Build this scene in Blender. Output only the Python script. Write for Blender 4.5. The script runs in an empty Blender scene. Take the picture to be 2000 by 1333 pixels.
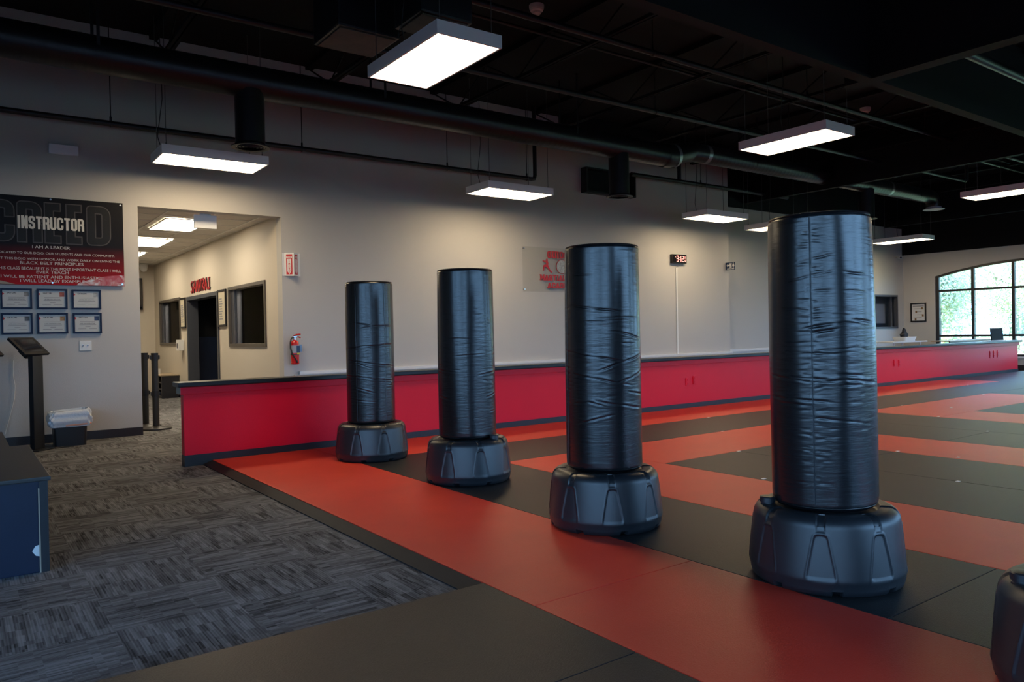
import bpy, bmesh, math, random
import numpy as np
from mathutils import Matrix, Vector

random.seed(7)
RNG = np.random.default_rng(11)
sc = bpy.context.scene
COL = sc.collection
PI = math.pi

# ------------------------------------------------------------------ materials
def nd(nt, t, **kw):
    n = nt.nodes.new(t)
    for k, v in kw.items():
        if k in n.inputs: n.inputs[k].default_value = v
        else: setattr(n, k, v)
    return n

def mat(name, col, rough=0.5, metal=0.0, spec=0.5, bump=0.0, bscale=200.0, bstretch=(1, 1, 1), vary=0.0, vscale=3.0, coat=0.0, bdist=0.002):
    m = bpy.data.materials.new(name); m.use_nodes = True
    nt = m.node_tree; p = nt.nodes['Principled BSDF']
    p.inputs['Base Color'].default_value = (*col, 1); p.inputs['Roughness'].default_value = rough
    p.inputs['Metallic'].default_value = metal; p.inputs['Specular IOR Level'].default_value = spec
    p.inputs['Coat Weight'].default_value = coat
    tc = nd(nt, 'ShaderNodeTexCoord')
    if bump > 0:
        mp = nd(nt, 'ShaderNodeMapping', Scale=bstretch)
        nt.links.new(tc.outputs['Object'], mp.inputs['Vector'])
        nz = nd(nt, 'ShaderNodeTexNoise', Scale=bscale, Detail=3.0, Roughness=0.6)
        nt.links.new(mp.outputs[0], nz.inputs['Vector'])
        b = nd(nt, 'ShaderNodeBump', Strength=bump, Distance=bdist)
        nt.links.new(nz.outputs[0], b.inputs['Height']); nt.links.new(b.outputs[0], p.inputs['Normal'])
    if vary > 0:
        nz = nd(nt, 'ShaderNodeTexNoise', Scale=vscale, Detail=4.0, Roughness=0.6)
        nt.links.new(tc.outputs['Object'], nz.inputs['Vector'])
        mr = nd(nt, 'ShaderNodeMapRange'); mr.inputs['From Min'].default_value = .3; mr.inputs['From Max'].default_value = .7
        mr.inputs['To Min'].default_value = 1 - vary; mr.inputs['To Max'].default_value = 1 + vary
        nt.links.new(nz.outputs[0], mr.inputs['Value'])
        mx = nd(nt, 'ShaderNodeVectorMath', operation='SCALE'); mx.inputs[0].default_value = col
        nt.links.new(mr.outputs[0], mx.inputs['Scale']); nt.links.new(mx.outputs[0], p.inputs['Base Color'])
    return m

def emit(name, col, strength):
    m = bpy.data.materials.new(name); m.use_nodes = True
    p = m.node_tree.nodes['Principled BSDF']
    p.inputs['Base Color'].default_value = (.8, .8, .8, 1)
    p.inputs['Emission Color'].default_value = (*col, 1); p.inputs['Emission Strength'].default_value = strength
    return m

def glass(name, tint=(.93, .97, .96), refl=0.07):
    m = bpy.data.materials.new(name); m.use_nodes = True
    nt = m.node_tree; nt.nodes.remove(nt.nodes['Principled BSDF'])
    tr = nd(nt, 'ShaderNodeBsdfTransparent'); tr.inputs[0].default_value = (*tint, 1)
    gl = nd(nt, 'ShaderNodeBsdfGlossy', Roughness=0.0)
    fr = nd(nt, 'ShaderNodeLayerWeight', Blend=refl)
    mx = nd(nt, 'ShaderNodeMixShader')
    nt.links.new(fr.outputs['Fresnel'], mx.inputs[0]); nt.links.new(tr.outputs[0], mx.inputs[1]); nt.links.new(gl.outputs[0], mx.inputs[2])
    nt.links.new(mx.outputs[0], nt.nodes['Material Output'].inputs['Surface'])
    return m

M = {}
M['wall'] = mat('painted_drywall', (.48, .47, .455), .62, bump=.5, bscale=160, bdist=.003, spec=.3)
M['wall_warm'] = mat('corridor_paint', (.60, .54, .45), .65, bump=.3, bscale=160, bdist=.002, spec=.3)
M['black_paint'] = mat('black_ceiling_paint', (.005, .005, .006), .75, spec=.2)
M['black_metal'] = mat('black_painted_metal', (.008, .008, .010), .45, spec=.4, vary=.3, vscale=4)
M['duct'] = mat('black_painted_duct', (.010, .010, .012), .36, spec=.5, metal=.2)
M['tape'] = mat('foil_tape', (.35, .36, .38), .35, metal=.7)
M['base_black'] = mat('black_vinyl_skirting', (.012, .013, .018), .42)
M['red_wall'] = mat('red_gloss_paint', (.76, .004, .026), .42, bump=.35, bscale=140, bdist=.003, spec=.28)
M['cap'] = mat('black_laminate_cap', (.010, .010, .010), .32, spec=.35)
M['trim_end'] = mat('bare_wood_edge', (.30, .25, .19), .6)
M['mat_red'] = mat('red_mat_vinyl', (.68, .055, .032), .40, bump=.5, bscale=110, bstretch=(1, 2.6, 1), bdist=.0025, spec=.28, vary=.05)
M['mat_black'] = mat('black_mat_vinyl', (.0200, .0205, .0225), .42, bump=.6, bscale=110, bstretch=(1, 2.6, 1), bdist=.0025, spec=.24, vary=.08)
M['ramp'] = mat('grey_rubber_ramp', (.020, .020, .022), .6, spec=.12, bump=.2, bscale=150)
M['marker'] = mat('white_tape', (.82, .82, .80), .5)
M['white'] = mat('white_plastic', (.72, .72, .71), .4)
M['offwhite'] = mat('raceway_plastic', (.62, .61, .57), .45)
M['fixture'] = mat('white_enamel', (.80, .82, .86), .45)
M['chrome'] = mat('brushed_steel', (.6, .6, .6), .25, metal=1)
M['cable'] = mat('steel_cable', (.12, .12, .12), .4, metal=.6)
M['base_plastic'] = mat('black_moulded_plastic', (.016, .018, .022), .37, bump=.35, bscale=700, bdist=.0008, spec=.7)
M['frame_blue'] = mat('navy_frame', (.006, .018, .055), .5, spec=.2)
M['paper'] = mat('certificate_paper', (.62, .63, .64), .5)
M['ink'] = mat('dark_ink', (.06, .06, .08), .6)
M['ink_soft'] = mat('grey_ink', (.25, .25, .28), .6)
M['red_print'] = mat('red_print', (.55, .012, .02), .5)
M['navy'] = mat('navy_panel', (.006, .013, .035), .35, vary=.15)
M['dark_top'] = mat('dark_laminate', (.03, .028, .028), .4, bump=.1, bscale=300)
M['bronze'] = mat('dark_bronze_frame', (.018, .018, .022), .35, spec=.5)
M['brown_frame'] = mat('brown_grey_frame', (.085, .072, .06), .5)
M['grey_frame'] = mat('slate_door_frame', (.055, .06, .075), .45)
M['chair_dark'] = mat('black_laminate', (.014, .014, .018), .4)
M['tan_top'] = mat('tan_worktop', (.38, .29, .19), .4)
M['letter_red'] = mat('red_letter_face', (.50, .004, .014), .4)
M['letter_side'] = mat('dark_letter_return', (.05, .03, .03), .5)
M['bin'] = mat('black_bin', (.012, .012, .013), .4)
M['navy_sign'] = mat('navy_sign', (.008, .03, .085), .35)
M['ext_red'] = mat('extinguisher_red', (.55, .012, .012), .25, coat=.3)
M['rubber'] = mat('black_rubber', (.012, .012, .012), .55)
M['label_blue'] = mat('label_blue', (.16, .30, .50), .5)
M['label_grey'] = mat('label_silver', (.33, .35, .40), .45)
M['yellow'] = mat('yellow_label', (.65, .50, .05), .5)
M['skin_photo'] = mat('small_photo_print', (.28, .22, .20), .5)
M['tile'] = mat('ceiling_tile', (.62, .59, .54), .8, bump=.4, bscale=120)
M['grid'] = mat('ceiling_grid', (.7, .69, .66), .5)
M['wood'] = mat('bark', (.38, .36, .33), .9)
M['grass'] = mat('lawn', (.22, .32, .12), .9, vary=.3, vscale=1.5)
M['asphalt'] = mat('dark_asphalt', (.07, .07, .075), .9, vary=.1)
M['screen'] = mat('tablet_screen', (.012, .012, .015), .08)
M['fabric_dark'] = mat('dark_cloth', (.02, .018, .022), .8)
M['glass'] = glass('window_glass')
M['glass_dark'] = glass('interior_glass', (.86, .87, .88), .06)
M['acrylic'] = glass('clear_acrylic', (.95, .95, .94), .015)
M['panel_light'] = emit('light_diffuser', (1.0, .77, .47), 12.0)
M['panel_far'] = emit('light_diffuser_far', (1.0, .77, .47), 2.6)
M['room_fill'] = emit('room_fill_panel', (1.0, .84, .62), 34.0)  # glow of the added panels in the side rooms
M['troffer_light'] = emit('troffer_diffuser', (1.0, .86, .64), 9.0)
M['led_red'] = emit('red_led', (1.0, .015, .03), .9)
M['leaf'] = mat('leaf_green', (.66, .74, .46), .6)
M['leaf_pale'] = mat('leaf_pale', (.84, .86, .66), .6)
M['beige_in'] = mat('beige_room_paint', (.50, .41, .31), .7)
M['liner'] = mat('plastic_liner', (.60, .63, .66), .3, bump=.5, bscale=45, bdist=.006)
M['peach'] = mat('liner_band', (.75, .36, .25), .45)

def carpet():
    m = bpy.data.materials.new('carpet_tiles'); m.use_nodes = True
    nt = m.node_tree; p = nt.nodes['Principled BSDF']; L = nt.links.new
    p.inputs['Roughness'].default_value = .95; p.inputs['Specular IOR Level'].default_value = .1
    tc = nd(nt, 'ShaderNodeTexCoord')
    ck = nd(nt, 'ShaderNodeTexChecker', Scale=2.0); L(tc.outputs['Object'], ck.inputs['Vector'])
    def streak(along, sx, sy):
        # short blocks of yarn that run along one direction of the tile, plus fine ribs
        sn = nd(nt, 'ShaderNodeVectorMath', operation='SNAP'); sn.inputs[1].default_value = (sx, sy, 10)
        L(tc.outputs['Object'], sn.inputs[0])
        wn = nd(nt, 'ShaderNodeTexWhiteNoise', noise_dimensions='2D'); L(sn.outputs[0], wn.inputs['Vector'])
        s2 = nd(nt, 'ShaderNodeVectorMath', operation='SNAP'); s2.inputs[1].default_value = (sx * .37, sy * .42, 10)
        L(tc.outputs['Object'], s2.inputs[0])
        w2 = nd(nt, 'ShaderNodeTexWhiteNoise', noise_dimensions='2D'); L(s2.outputs[0], w2.inputs['Vector'])
        ad = nd(nt, 'ShaderNodeMath', operation='ADD'); L(wn.outputs['Value'], ad.inputs[0]); L(w2.outputs['Value'], ad.inputs[1])
        wv = nd(nt, 'ShaderNodeTexWave', Scale=26.0, Distortion=.0); wv.bands_direction = along; L(tc.outputs['Object'], wv.inputs['Vector'])
        mu = nd(nt, 'ShaderNodeMath', operation='MULTIPLY_ADD'); mu.inputs[1].default_value = .45; L(wv.outputs['Fac'], mu.inputs[0]); L(ad.outputs[0], mu.inputs[2])
        return mu
    s1 = streak('Y', .21, .028); s2 = streak('X', .028, .21)
    mx = nd(nt, 'ShaderNodeMix', data_type='FLOAT'); L(ck.outputs['Fac'], mx.inputs[0]); L(s1.outputs[0], mx.inputs[2]); L(s2.outputs[0], mx.inputs[3])
    big = nd(nt, 'ShaderNodeTexNoise', Scale=2.6, Detail=3.0); L(tc.outputs['Object'], big.inputs['Vector'])
    ad = nd(nt, 'ShaderNodeMath', operation='MULTIPLY_ADD'); ad.inputs[1].default_value = 1.5; L(big.outputs[0], ad.inputs[0]); L(mx.outputs[0], ad.inputs[2])
    cr = nd(nt, 'ShaderNodeValToRGB'); e = cr.color_ramp.elements
    e[0].position = .22; e[0].color = (.030, .028, .028, 1); e[1].position = .80; e[1].color = (.25, .25, .26, 1)
    hv = nd(nt, 'ShaderNodeMath', operation='MULTIPLY'); hv.inputs[1].default_value = .26; L(ad.outputs[0], hv.inputs[0])
    L(hv.outputs[0], cr.inputs[0]); L(cr.outputs[0], p.inputs['Base Color'])
    fz = nd(nt, 'ShaderNodeTexNoise', Scale=350.0); L(tc.outputs['Object'], fz.inputs['Vector'])
    b = nd(nt, 'ShaderNodeBump', Strength=.6, Distance=.004); L(fz.outputs[0], b.inputs['Height']); L(b.outputs[0], p.inputs['Normal'])
    return m
M['carpet'] = carpet()

def vinyl():
    m = bpy.data.materials.new('black_bag_vinyl'); m.use_nodes = True
    nt = m.node_tree; p = nt.nodes['Principled BSDF']; L = nt.links.new
    p.inputs['Base Color'].default_value = (.006, .007, .009, 1); p.inputs['Roughness'].default_value = .27
    p.inputs['Specular IOR Level'].default_value = .8
    uv = nd(nt, 'ShaderNodeUVMap')
    a = nd(nt, 'ShaderNodeMapping', Scale=(11, 60, 1)); L(uv.outputs[0], a.inputs['Vector'])
    n1 = nd(nt, 'ShaderNodeTexNoise', Scale=1.0, Detail=3.0, Roughness=.55); L(a.outputs[0], n1.inputs['Vector'])
    tc = nd(nt, 'ShaderNodeTexCoord')
    n2 = nd(nt, 'ShaderNodeTexNoise', Scale=420.0, Detail=2.0); L(tc.outputs['Object'], n2.inputs['Vector'])
    ad = nd(nt, 'ShaderNodeMath', operation='MULTIPLY_ADD'); ad.inputs[1].default_value = .12; L(n2.outputs[0], ad.inputs[0]); L(n1.outputs[0], ad.inputs[2])
    b = nd(nt, 'ShaderNodeBump', Strength=.30, Distance=.004); L(ad.outputs[0], b.inputs['Height']); L(b.outputs[0], p.inputs['Normal'])
    return m
M['vinyl'] = vinyl()
M['vinyl_dark'] = mat('dark_piping', (.006, .006, .007), .35)
M['stitch'] = mat('seam_thread', (.03, .035, .045), .4)

def creed_mat():
    m = bpy.data.materials.new('printed_banner'); m.use_nodes = True
    nt = m.node_tree; p = nt.nodes['Principled BSDF']; L = nt.links.new
    p.inputs['Roughness'].default_value = .42; p.inputs['Specular IOR Level'].default_value = .15
    tc = nd(nt, 'ShaderNodeTexCoord'); sp = nd(nt, 'ShaderNodeSeparateXYZ'); L(tc.outputs['Generated'], sp.inputs[0])
    cr = nd(nt, 'ShaderNodeValToRGB'); e = cr.color_ramp.elements
    e[0].position = 0; e[0].color = (.33, .004, .008, 1); e[1].position = .46; e[1].color = (.006, .005, .006, 1)
    x = e.new(.2); x.color = (.15, .004, .007, 1)
    L(sp.outputs['Z'], cr.inputs[0]); L(cr.outputs[0], p.inputs['Base Color'])
    return m
M['creed'] = creed_mat()
M['creed_letter'] = mat('banner_letter_fill', (.014, .013, .0125), .4, spec=.2)
M['creed_outline'] = mat('banner_letter_outline', (.075, .068, .066), .4, spec=.2)
M['creed_white'] = mat('banner_white_print', (.60, .57, .52), .4)

def swirl():
    m = bpy.data.materials.new('banner_swirl_print'); m.use_nodes = True
    nt = m.node_tree; p = nt.nodes['Principled BSDF']; L = nt.links.new
    p.inputs['Roughness'].default_value = .3
    tc = nd(nt, 'ShaderNodeTexCoord')
    n = nd(nt, 'ShaderNodeTexNoise', Scale=9.0, Detail=4.0, Distortion=1.5); L(tc.outputs['Object'], n.inputs['Vector'])
    cr = nd(nt, 'ShaderNodeValToRGB'); e = cr.color_ramp.elements
    e[0].position = .35; e[0].color = (.35, .03, .03, 1); e[1].position = .68; e[1].color = (.6, .66, .68, 1)
    x = e.new(.5); x.color = (.42, .14, .12, 1)
    L(n.outputs[0], cr.inputs[0]); L(cr.outputs[0], p.inputs['Base Color'])
    return m
M['swirl'] = swirl()

# ------------------------------------------------------------------ mesh builder
JIT = random.Random(5)      # hair-thin size differences keep neighbouring faces from lying in one plane
class MB:
    def __init__(s): s.v = []; s.f = []
    def add(s, v, f):
        b = len(s.v); s.v.extend([tuple(map(float, q)) for q in v]); s.f.extend([tuple(i + b for i in q) for q in f]); return s
    def box(s, x0, x1, y0, y1, z0, z1, T=None):
        j = JIT.uniform(.00004, .00025); x0 -= j; y0 -= j; z0 -= j; x1 += j; y1 += j; z1 += j
        v = [(x, y, z) for z in (z0, z1) for y in (y0, y1) for x in (x0, x1)]
        if T: v = [T(*q) for q in v]
        return s.add(v, [(0, 2, 3, 1), (4, 5, 7, 6), (0, 1, 5, 4), (2, 6, 7, 3), (0, 4, 6, 2), (1, 3, 7, 5)])
    def bbox(s, x0, x1, y0, y1, z0, z1, r=.005, T=None):
        """box with chamfered edges"""
        j = JIT.uniform(.00002, .0002); x0 -= j; y0 -= j; x1 += j; y1 += j; z1 += j
        bm = bmesh.new(); bmesh.ops.create_cube(bm, size=1)
        for q in bm.verts: q.co = Vector(((x0 + x1) / 2 + q.co.x * (x1 - x0), (y0 + y1) / 2 + q.co.y * (y1 - y0), (z0 + z1) / 2 + q.co.z * (z1 - z0)))
        bmesh.ops.bevel(bm, geom=bm.edges[:], offset=r, segments=2, affect='EDGES', profile=.7)
        return s.bm(bm, T)
    def bm(s, bm, T=None):
        bm.verts.index_update()
        v = [tuple(q.co) for q in bm.verts]
        if T: v = [T(*q) for q in v]
        s.add(v, [tuple(q.index for q in f.verts) for f in bm.faces]); bm.free(); return s
    def cyl(s, p0, p1, r0, r1=None, n=16, cap=True):
        r1 = r0 if r1 is None else r1
        p0 = Vector(p0); p1 = Vector(p1); d = (p1 - p0).normalized()
        a = d.orthogonal().normalized(); b = d.cross(a)
        v = []
        for p, r in ((p0, r0), (p1, r1)):
            for i in range(n):
                t = 2 * PI * i / n; v.append(p + (a * math.cos(t) + b * math.sin(t)) * r)
        f = [(i, (i + 1) % n, n + (i + 1) % n, n + i) for i in range(n)]
        if cap: f += [tuple(range(n - 1, -1, -1)), tuple(range(n, 2 * n))]
        return s.add(v, f)
    def tube(s, pts, r, n=8, cap=True):
        pts = [Vector(p) for p in pts]; v = []; f = []
        rs = r if isinstance(r, (list, tuple)) else [r] * len(pts)
        prev = None
        for i, p in enumerate(pts):
            d = (pts[min(i + 1, len(pts) - 1)] - pts[max(i - 1, 0)]).normalized()
            if prev is None: a = d.orthogonal().normalized()
            else:
                a = prev - d * prev.dot(d)
                a = a.normalized() if a.length > 1e-6 else d.orthogonal().normalized()
            prev = a; b = d.cross(a)
            for k in range(n):
                t = 2 * PI * k / n; v.append(p + (a * math.cos(t) + b * math.sin(t)) * rs[i])
        for i in range(len(pts) - 1):
            for k in range(n):
                f.append((i * n + k, i * n + (k + 1) % n, (i + 1) * n + (k + 1) % n, (i + 1) * n + k))
        if cap: f += [tuple(range(n - 1, -1, -1)), tuple((len(pts) - 1) * n + k for k in range(n))]
        return s.add(v, f)
    def lathe(s, prof, c=(0, 0, 0), n=32, cap=True):
        v = []; f = []
        for r, z in prof:
            for i in range(n):
                t = 2 * PI * i / n; v.append((c[0] + r * math.cos(t), c[1] + r * math.sin(t), c[2] + z))
        for j in range(len(prof) - 1):
            for i in range(n): f.append((j * n + i, j * n + (i + 1) % n, (j + 1) * n + (i + 1) % n, (j + 1) * n + i))
        if cap: f += [tuple(range(n - 1, -1, -1)), tuple((len(prof) - 1) * n + i for i in range(n))]
        return s.add(v, f)
    def prism(s, poly, t0, t1, T):
        """2D polygon (u,v) extruded in w from t0 to t1; T maps (u,v,w) to the world"""
        n = len(poly); v = [T(a, b, t0) for a, b in poly] + [T(a, b, t1) for a, b in poly]
        f = [tuple(range(n - 1, -1, -1)), tuple(range(n, 2 * n))] + [(i, (i + 1) % n, n + (i + 1) % n, n + i) for i in range(n)]
        return s.add(v, f)

ORG = {}
def smooth_mesh(me, ang=35):
    me.polygons.foreach_set('use_smooth', np.ones(len(me.polygons), dtype=bool))
    try: me.set_sharp_from_angle(angle=math.radians(ang))
    except Exception: pass

def tag(o, label=None, cat=None, group=None, kind=None):
    if label: o['label'] = label
    if cat: o['category'] = cat
    if group: o['group'] = group
    if kind: o['kind'] = kind
    return o

def obj(name, mb, m, parent=None, smooth=False, label=None, cat=None, group=None, kind=None, org=None):
    me = bpy.data.meshes.new(name)
    V = np.array(mb.v, float)
    if parent is not None: og = ORG[parent.name]
    elif org is not None: og = np.array(org, float)
    else:
        lo, hi = V.min(0), V.max(0); og = np.array([(lo[0] + hi[0]) / 2, (lo[1] + hi[1]) / 2, lo[2]])
        if kind == 'structure': og = np.zeros(3)
    me.from_pydata((V - og).tolist(), [], mb.f)
    bmm = bmesh.new(); bmm.from_mesh(me); bmesh.ops.recalc_face_normals(bmm, faces=bmm.faces[:]); bmm.to_mesh(me); bmm.free()
    if smooth: smooth_mesh(me)
    me.materials.append(m)
    o = bpy.data.objects.new(name, me); COL.objects.link(o)
    if parent is not None: o.parent = parent
    else: o.location = og
    ORG[o.name] = og
    return tag(o, label, cat, group, kind)

def thing(name, label, cat, loc, group=None, kind=None):
    o = bpy.data.objects.new(name, None); COL.objects.link(o); o.location = loc; o.empty_display_size = .1
    ORG[o.name] = np.array(loc, float)
    return tag(o, label, cat, group, kind)

def struct(name, mb, m, parent=None, smooth=False):
    return obj(name, mb, m, parent, smooth, kind=None if parent else 'structure')

# text: glyph outlines as flat or extruded meshes, laid on a wall by a basis function T(u,v,w)
TXT = {}
def text_geo(s, bold=0.0, ext=0.0, shear=0.0):
    k = (s, bold, ext, shear)
    if k not in TXT:
        cu = bpy.data.curves.new('t', 'FONT'); cu.body = s; cu.size = 1; cu.offset = bold; cu.extrude = ext; cu.shear = shear; cu.resolution_u = 3
        ob = bpy.data.objects.new('t', cu); COL.objects.link(ob)
        dg = bpy.context.evaluated_depsgraph_get()
        me = bpy.data.meshes.new_from_object(ob.evaluated_get(dg))
        v = [tuple(q.co) for q in me.vertices]; f = [tuple(p.vertices) for p in me.polygons]
        bpy.data.objects.remove(ob); bpy.data.curves.remove(cu); bpy.data.meshes.remove(me)
        TXT[k] = (v, f)
    return TXT[k]

def text_fit(mb, s, u0, u1, v0, v1, w, T, bold=0.0, depth=0.001, shear=0.0):
    """text s stretched into the rectangle u0..u1, v0..v1, standing depth proud of w"""
    v, f = text_geo(s, bold, 1.0 if depth > 0 else 0, shear)
    A = np.array(v); lo, hi = A.min(0), A.max(0)
    out = []
    for x, y, z in v:
        u = u0 + (x - lo[0]) / max(hi[0] - lo[0], 1e-6) * (u1 - u0)
        vv = v0 + (y - lo[1]) / max(hi[1] - lo[1], 1e-6) * (v1 - v0)
        out.append(T(u, vv, w + (depth if z > 0 else 0)))
    mb.add(out, f); return mb

YW, XC, XW, YR, YH = 10.566, 3.72, 21.849, 10.916, 7.618
def TN(u, v, w): return (u, YW - w, v)          # on the long grey wall, facing the room
def TC(u, v, w): return (XC - w, -u, v)         # on the corridor wall; u = -y
def TE(u, v, w): return (XW - w, -u, v)         # on the window wall; u = -y
def TH(u, v, w): return (u, YH - w, v)          # on the face of the low red wall
ZM = 0.04

# ------------------------------------------------------------------ shell
struct('floor', MB().box(-4.7, XW + .2, -4.7, 19.4, -.12, 0), M['carpet'])
struct('ground', MB().box(-60, 24, -60, 70, -.30, -.13), M['asphalt'])
struct('horizon_block', MB().box(-46, -45.5, -60, 60, -.13, 2.6).box(-46, 70, -40.5, -40, -.13, 2.6), M['base_black'])  # unseen dark block added so low reflections in the bags fade
struct('ground_lawn', MB().box(24, 90, -60, 70, -.30, -.13), M['grass'])
struct('ceiling', MB().box(-4.7, XW + .2, -4.7, 19.4, 5.1, 5.2), M['black_paint'])

w = MB()
w.box(-4.7, 1.88, YW, YW + .2, 0, 5.1).box(1.88, XC, YW, YW + .2, 2.906, 5.1).box(XC, 13.6, YW, YW + .2, 0, 5.1).box(13.4, 13.6, YW + .2, YR + .2, 0, 5.1)
struct('wall_north', w, M['wall'])
WWIN = [(-4.0, -1.4), (-1.1, 1.5), (2.2, 3.4)]
w = MB().box(-4.7, -4.5, -4.7, YW, 3.35, 5.1).box(-4.7, -4.5, -4.7, YW, 0, .12).box(-4.7, -4.5, 3.4, YW, .12, 3.35)
for a, b in ((-4.7, -4.0), (-1.4, -1.1), (1.5, 2.2)): w.box(-4.7, -4.5, a, b, .12, 3.35)
struct('wall_west', w, M['wall'])
for k, (a, b) in enumerate(WWIN):
    fr = MB()
    for q in (a, b - .06): fr.box(-4.66, -4.56, q, q + .06, .12, 3.35)
    for z in (.12, 2.3, 3.29): fr.box(-4.65, -4.57, a, b, z, z + .06)
    wo = struct('window_%d' % (30 + k), fr, M['bronze'])
    struct('pane', MB().box(-4.615, -4.609, a, b, .12, 3.35), M['glass'], wo)
# recessed wall with a small interior window
RX0, RX1, RZ0, RZ1 = 20.25, 21.5, 1.13, 2.07
w = MB().box(13.6, RX0, YR, YR + .2, 0, 3.95).box(RX1, XW, YR, YR + .2, 0, 3.95).box(RX0, RX1, YR, YR + .2, 0, RZ0).box(RX0, RX1, YR, YR + .2, RZ1, 3.95)
struct('wall_recess', w, M['wall'])
struct('trim_1', MB().box(13.62, XW, YR - .06, YR + .2, 3.95, 5.1), M['black_paint'])
struct('wall_shade', MB().box(20.0, 22.0, YR + .25, YR + .3, .9, 2.4), M['navy'])
wi = struct('window_1', MB().box(RX0, RX1, YR - .015, YR + .12, RZ0, RZ0 + .05).box(RX0, RX1, YR - .015, YR + .12, RZ1 - .05, RZ1)
            .box(RX0, RX0 + .05, YR - .015, YR + .12, RZ0, RZ1).box(RX1 - .05, RX1, YR - .015, YR + .12, RZ0, RZ1).box(RX1 - .28, RX1 - .24, YR + .04, YR + .12, RZ0, RZ1), M['grey_frame'])
struct('pane', MB().box(RX0 + .05, RX1 - .05, YR + .07, YR + .076, RZ0 + .05, RZ1 - .05), M['glass_dark'], wi)
struct('poster', MB().box(20.7, 21.2, YR + .2, YR + .21, RZ0 + .15, RZ1 - .25), M['ink_soft'], wi)

# window wall with arched windows
def arch(y, yc): return 2.86 - .0545 * (y - yc) ** 2 if True else 0
WINS = [(5.25, 10.05, 7.65, .354), (-2.4, 2.4, 0.0, .354)]
def east_wall():
    mb = MB(); zt = 3.2; x0, x1 = XW, XW + .2
    ys = [-4.7, -2.4, 2.4, 5.25, 10.05, YR + .2]
    for a, b in ((ys[0], ys[1]), (ys[2], ys[3]), (ys[4], ys[5])): mb.box(x0, x1, a, b, 0, zt)
    for a, b, yc, zs in WINS:
        mb.box(x0, x1, a, b, 0, zs)
        n = 24
        for i in range(n):
            p, q = a + (b - a) * i / n, a + (b - a) * (i + 1) / n
            zp, zq = arch(p, yc), arch(q, yc)
            v = [(x, y, z) for x in (x0, x1) for y, z in ((p, zp), (q, zq), (q, zt), (p, zt))]
            mb.add(v, [(0, 3, 2, 1), (4, 5, 6, 7), (0, 1, 5, 4), (2, 3, 7, 6)])
    return mb
struct('wall_east', east_wall(), M['wall'])
struct('trim_2', MB().box(XW - .06, XW + .2, -4.7, YR, 3.2, 5.1), M['black_paint'])
struct('baseboard_east', MB().box(XW - .015, XW, -4.7, YR, 0.0, .14), M['base_black'])
for k, (a, b, yc, zs) in enumerate(WINS):
    fr = MB(); xa, xb = XW + .03, XW + .12; mull = [a + (b - a) * t for t in (0, .197, .398, .602, .803, 1)]
    for j, y in enumerate(mull):
        w2 = .035 if 0 < j < 5 else .045
        yy = y + (.045 if j == 0 else -.045 if j == 5 else 0)
        fr.box(xa, xb, yy - w2, yy + w2, zs, arch(y, yc))
    for z in (zs + .03, .90, 2.135): fr.box(xa + .01, xb - .01, a, b, z - .028, z + .028)
    n = 32
    for i in range(n):
        p, q = a + (b - a) * i / n, a + (b - a) * (i + 1) / n
        zp, zq = arch(p, yc), arch(q, yc)
        v = [(x, y, z) for x in (xa, xb) for y, z in ((p, zp - .06), (q, zq - .06), (q, zq), (p, zp))]
        fr.add(v, [(0, 3, 2, 1), (4, 5, 6, 7), (0, 1, 5, 4), (2, 3, 7, 6)])
    wo = struct('window_%d' % (2 + k), fr, M['bronze'])
    for j in range(5):
        p, q = mull[j], mull[j + 1]; poly = [(p, zs)] + [(q, zs)] + [(q + (p - q) * t / 6, arch(q + (p - q) * t / 6, yc) - .03) for t in range(7)]
        struct('pane', MB().prism(poly, 0, .006, lambda u, v, t: (XW + .07 + t, u, v)), M['glass'], wo)
    struct('window_sill', MB().bbox(XW - .04, XW + .03, a, b, zs - .04, zs, .006), M['fixture'], wo)

# wall behind the camera with shop-front windows
PW = [(-4.1, -.45), (2.0, 6.6), (6.9, 11.5), (14.0, 20.0)]
w = MB().box(-4.7, XW + .2, -4.7, -4.5, 3.35, 5.1).box(-4.7, XW + .2, -4.7, -4.5, 0, .25)
for a, b in ((-4.7, -4.1), (-.45, 2.0), (6.6, 6.9), (11.5, 14.0), (20.0, XW + .2)): w.box(a, b, -4.7, -4.5, .25, 3.35)
struct('wall_south', w, M['wall'])
for k, (a, b) in enumerate(PW):
    if b - a < .5: continue
    fr = MB()
    for q in (a, b - .06): fr.box(q, q + .06, -4.66, -4.56, .25, 3.35)
    for z in (.25, 2.3, 3.29): fr.box(a, b, -4.65, -4.57, z, z + .06)
    wo = struct('window_%d' % (4 + k), fr, M['bronze'])
    struct('pane', MB().box(a, b, -4.615, -4.609, .25, 3.35), M['glass'], wo)

# skirtings
struct('baseboard_north', MB().box(-4.5, 1.88, YW - .014, YW, 0, .105).box(XC, 13.6, YW - .014, YW, 0, .105).box(1.866, 1.88, YW - .014, YW + .2, 0, .105), M['base_black'])

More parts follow.
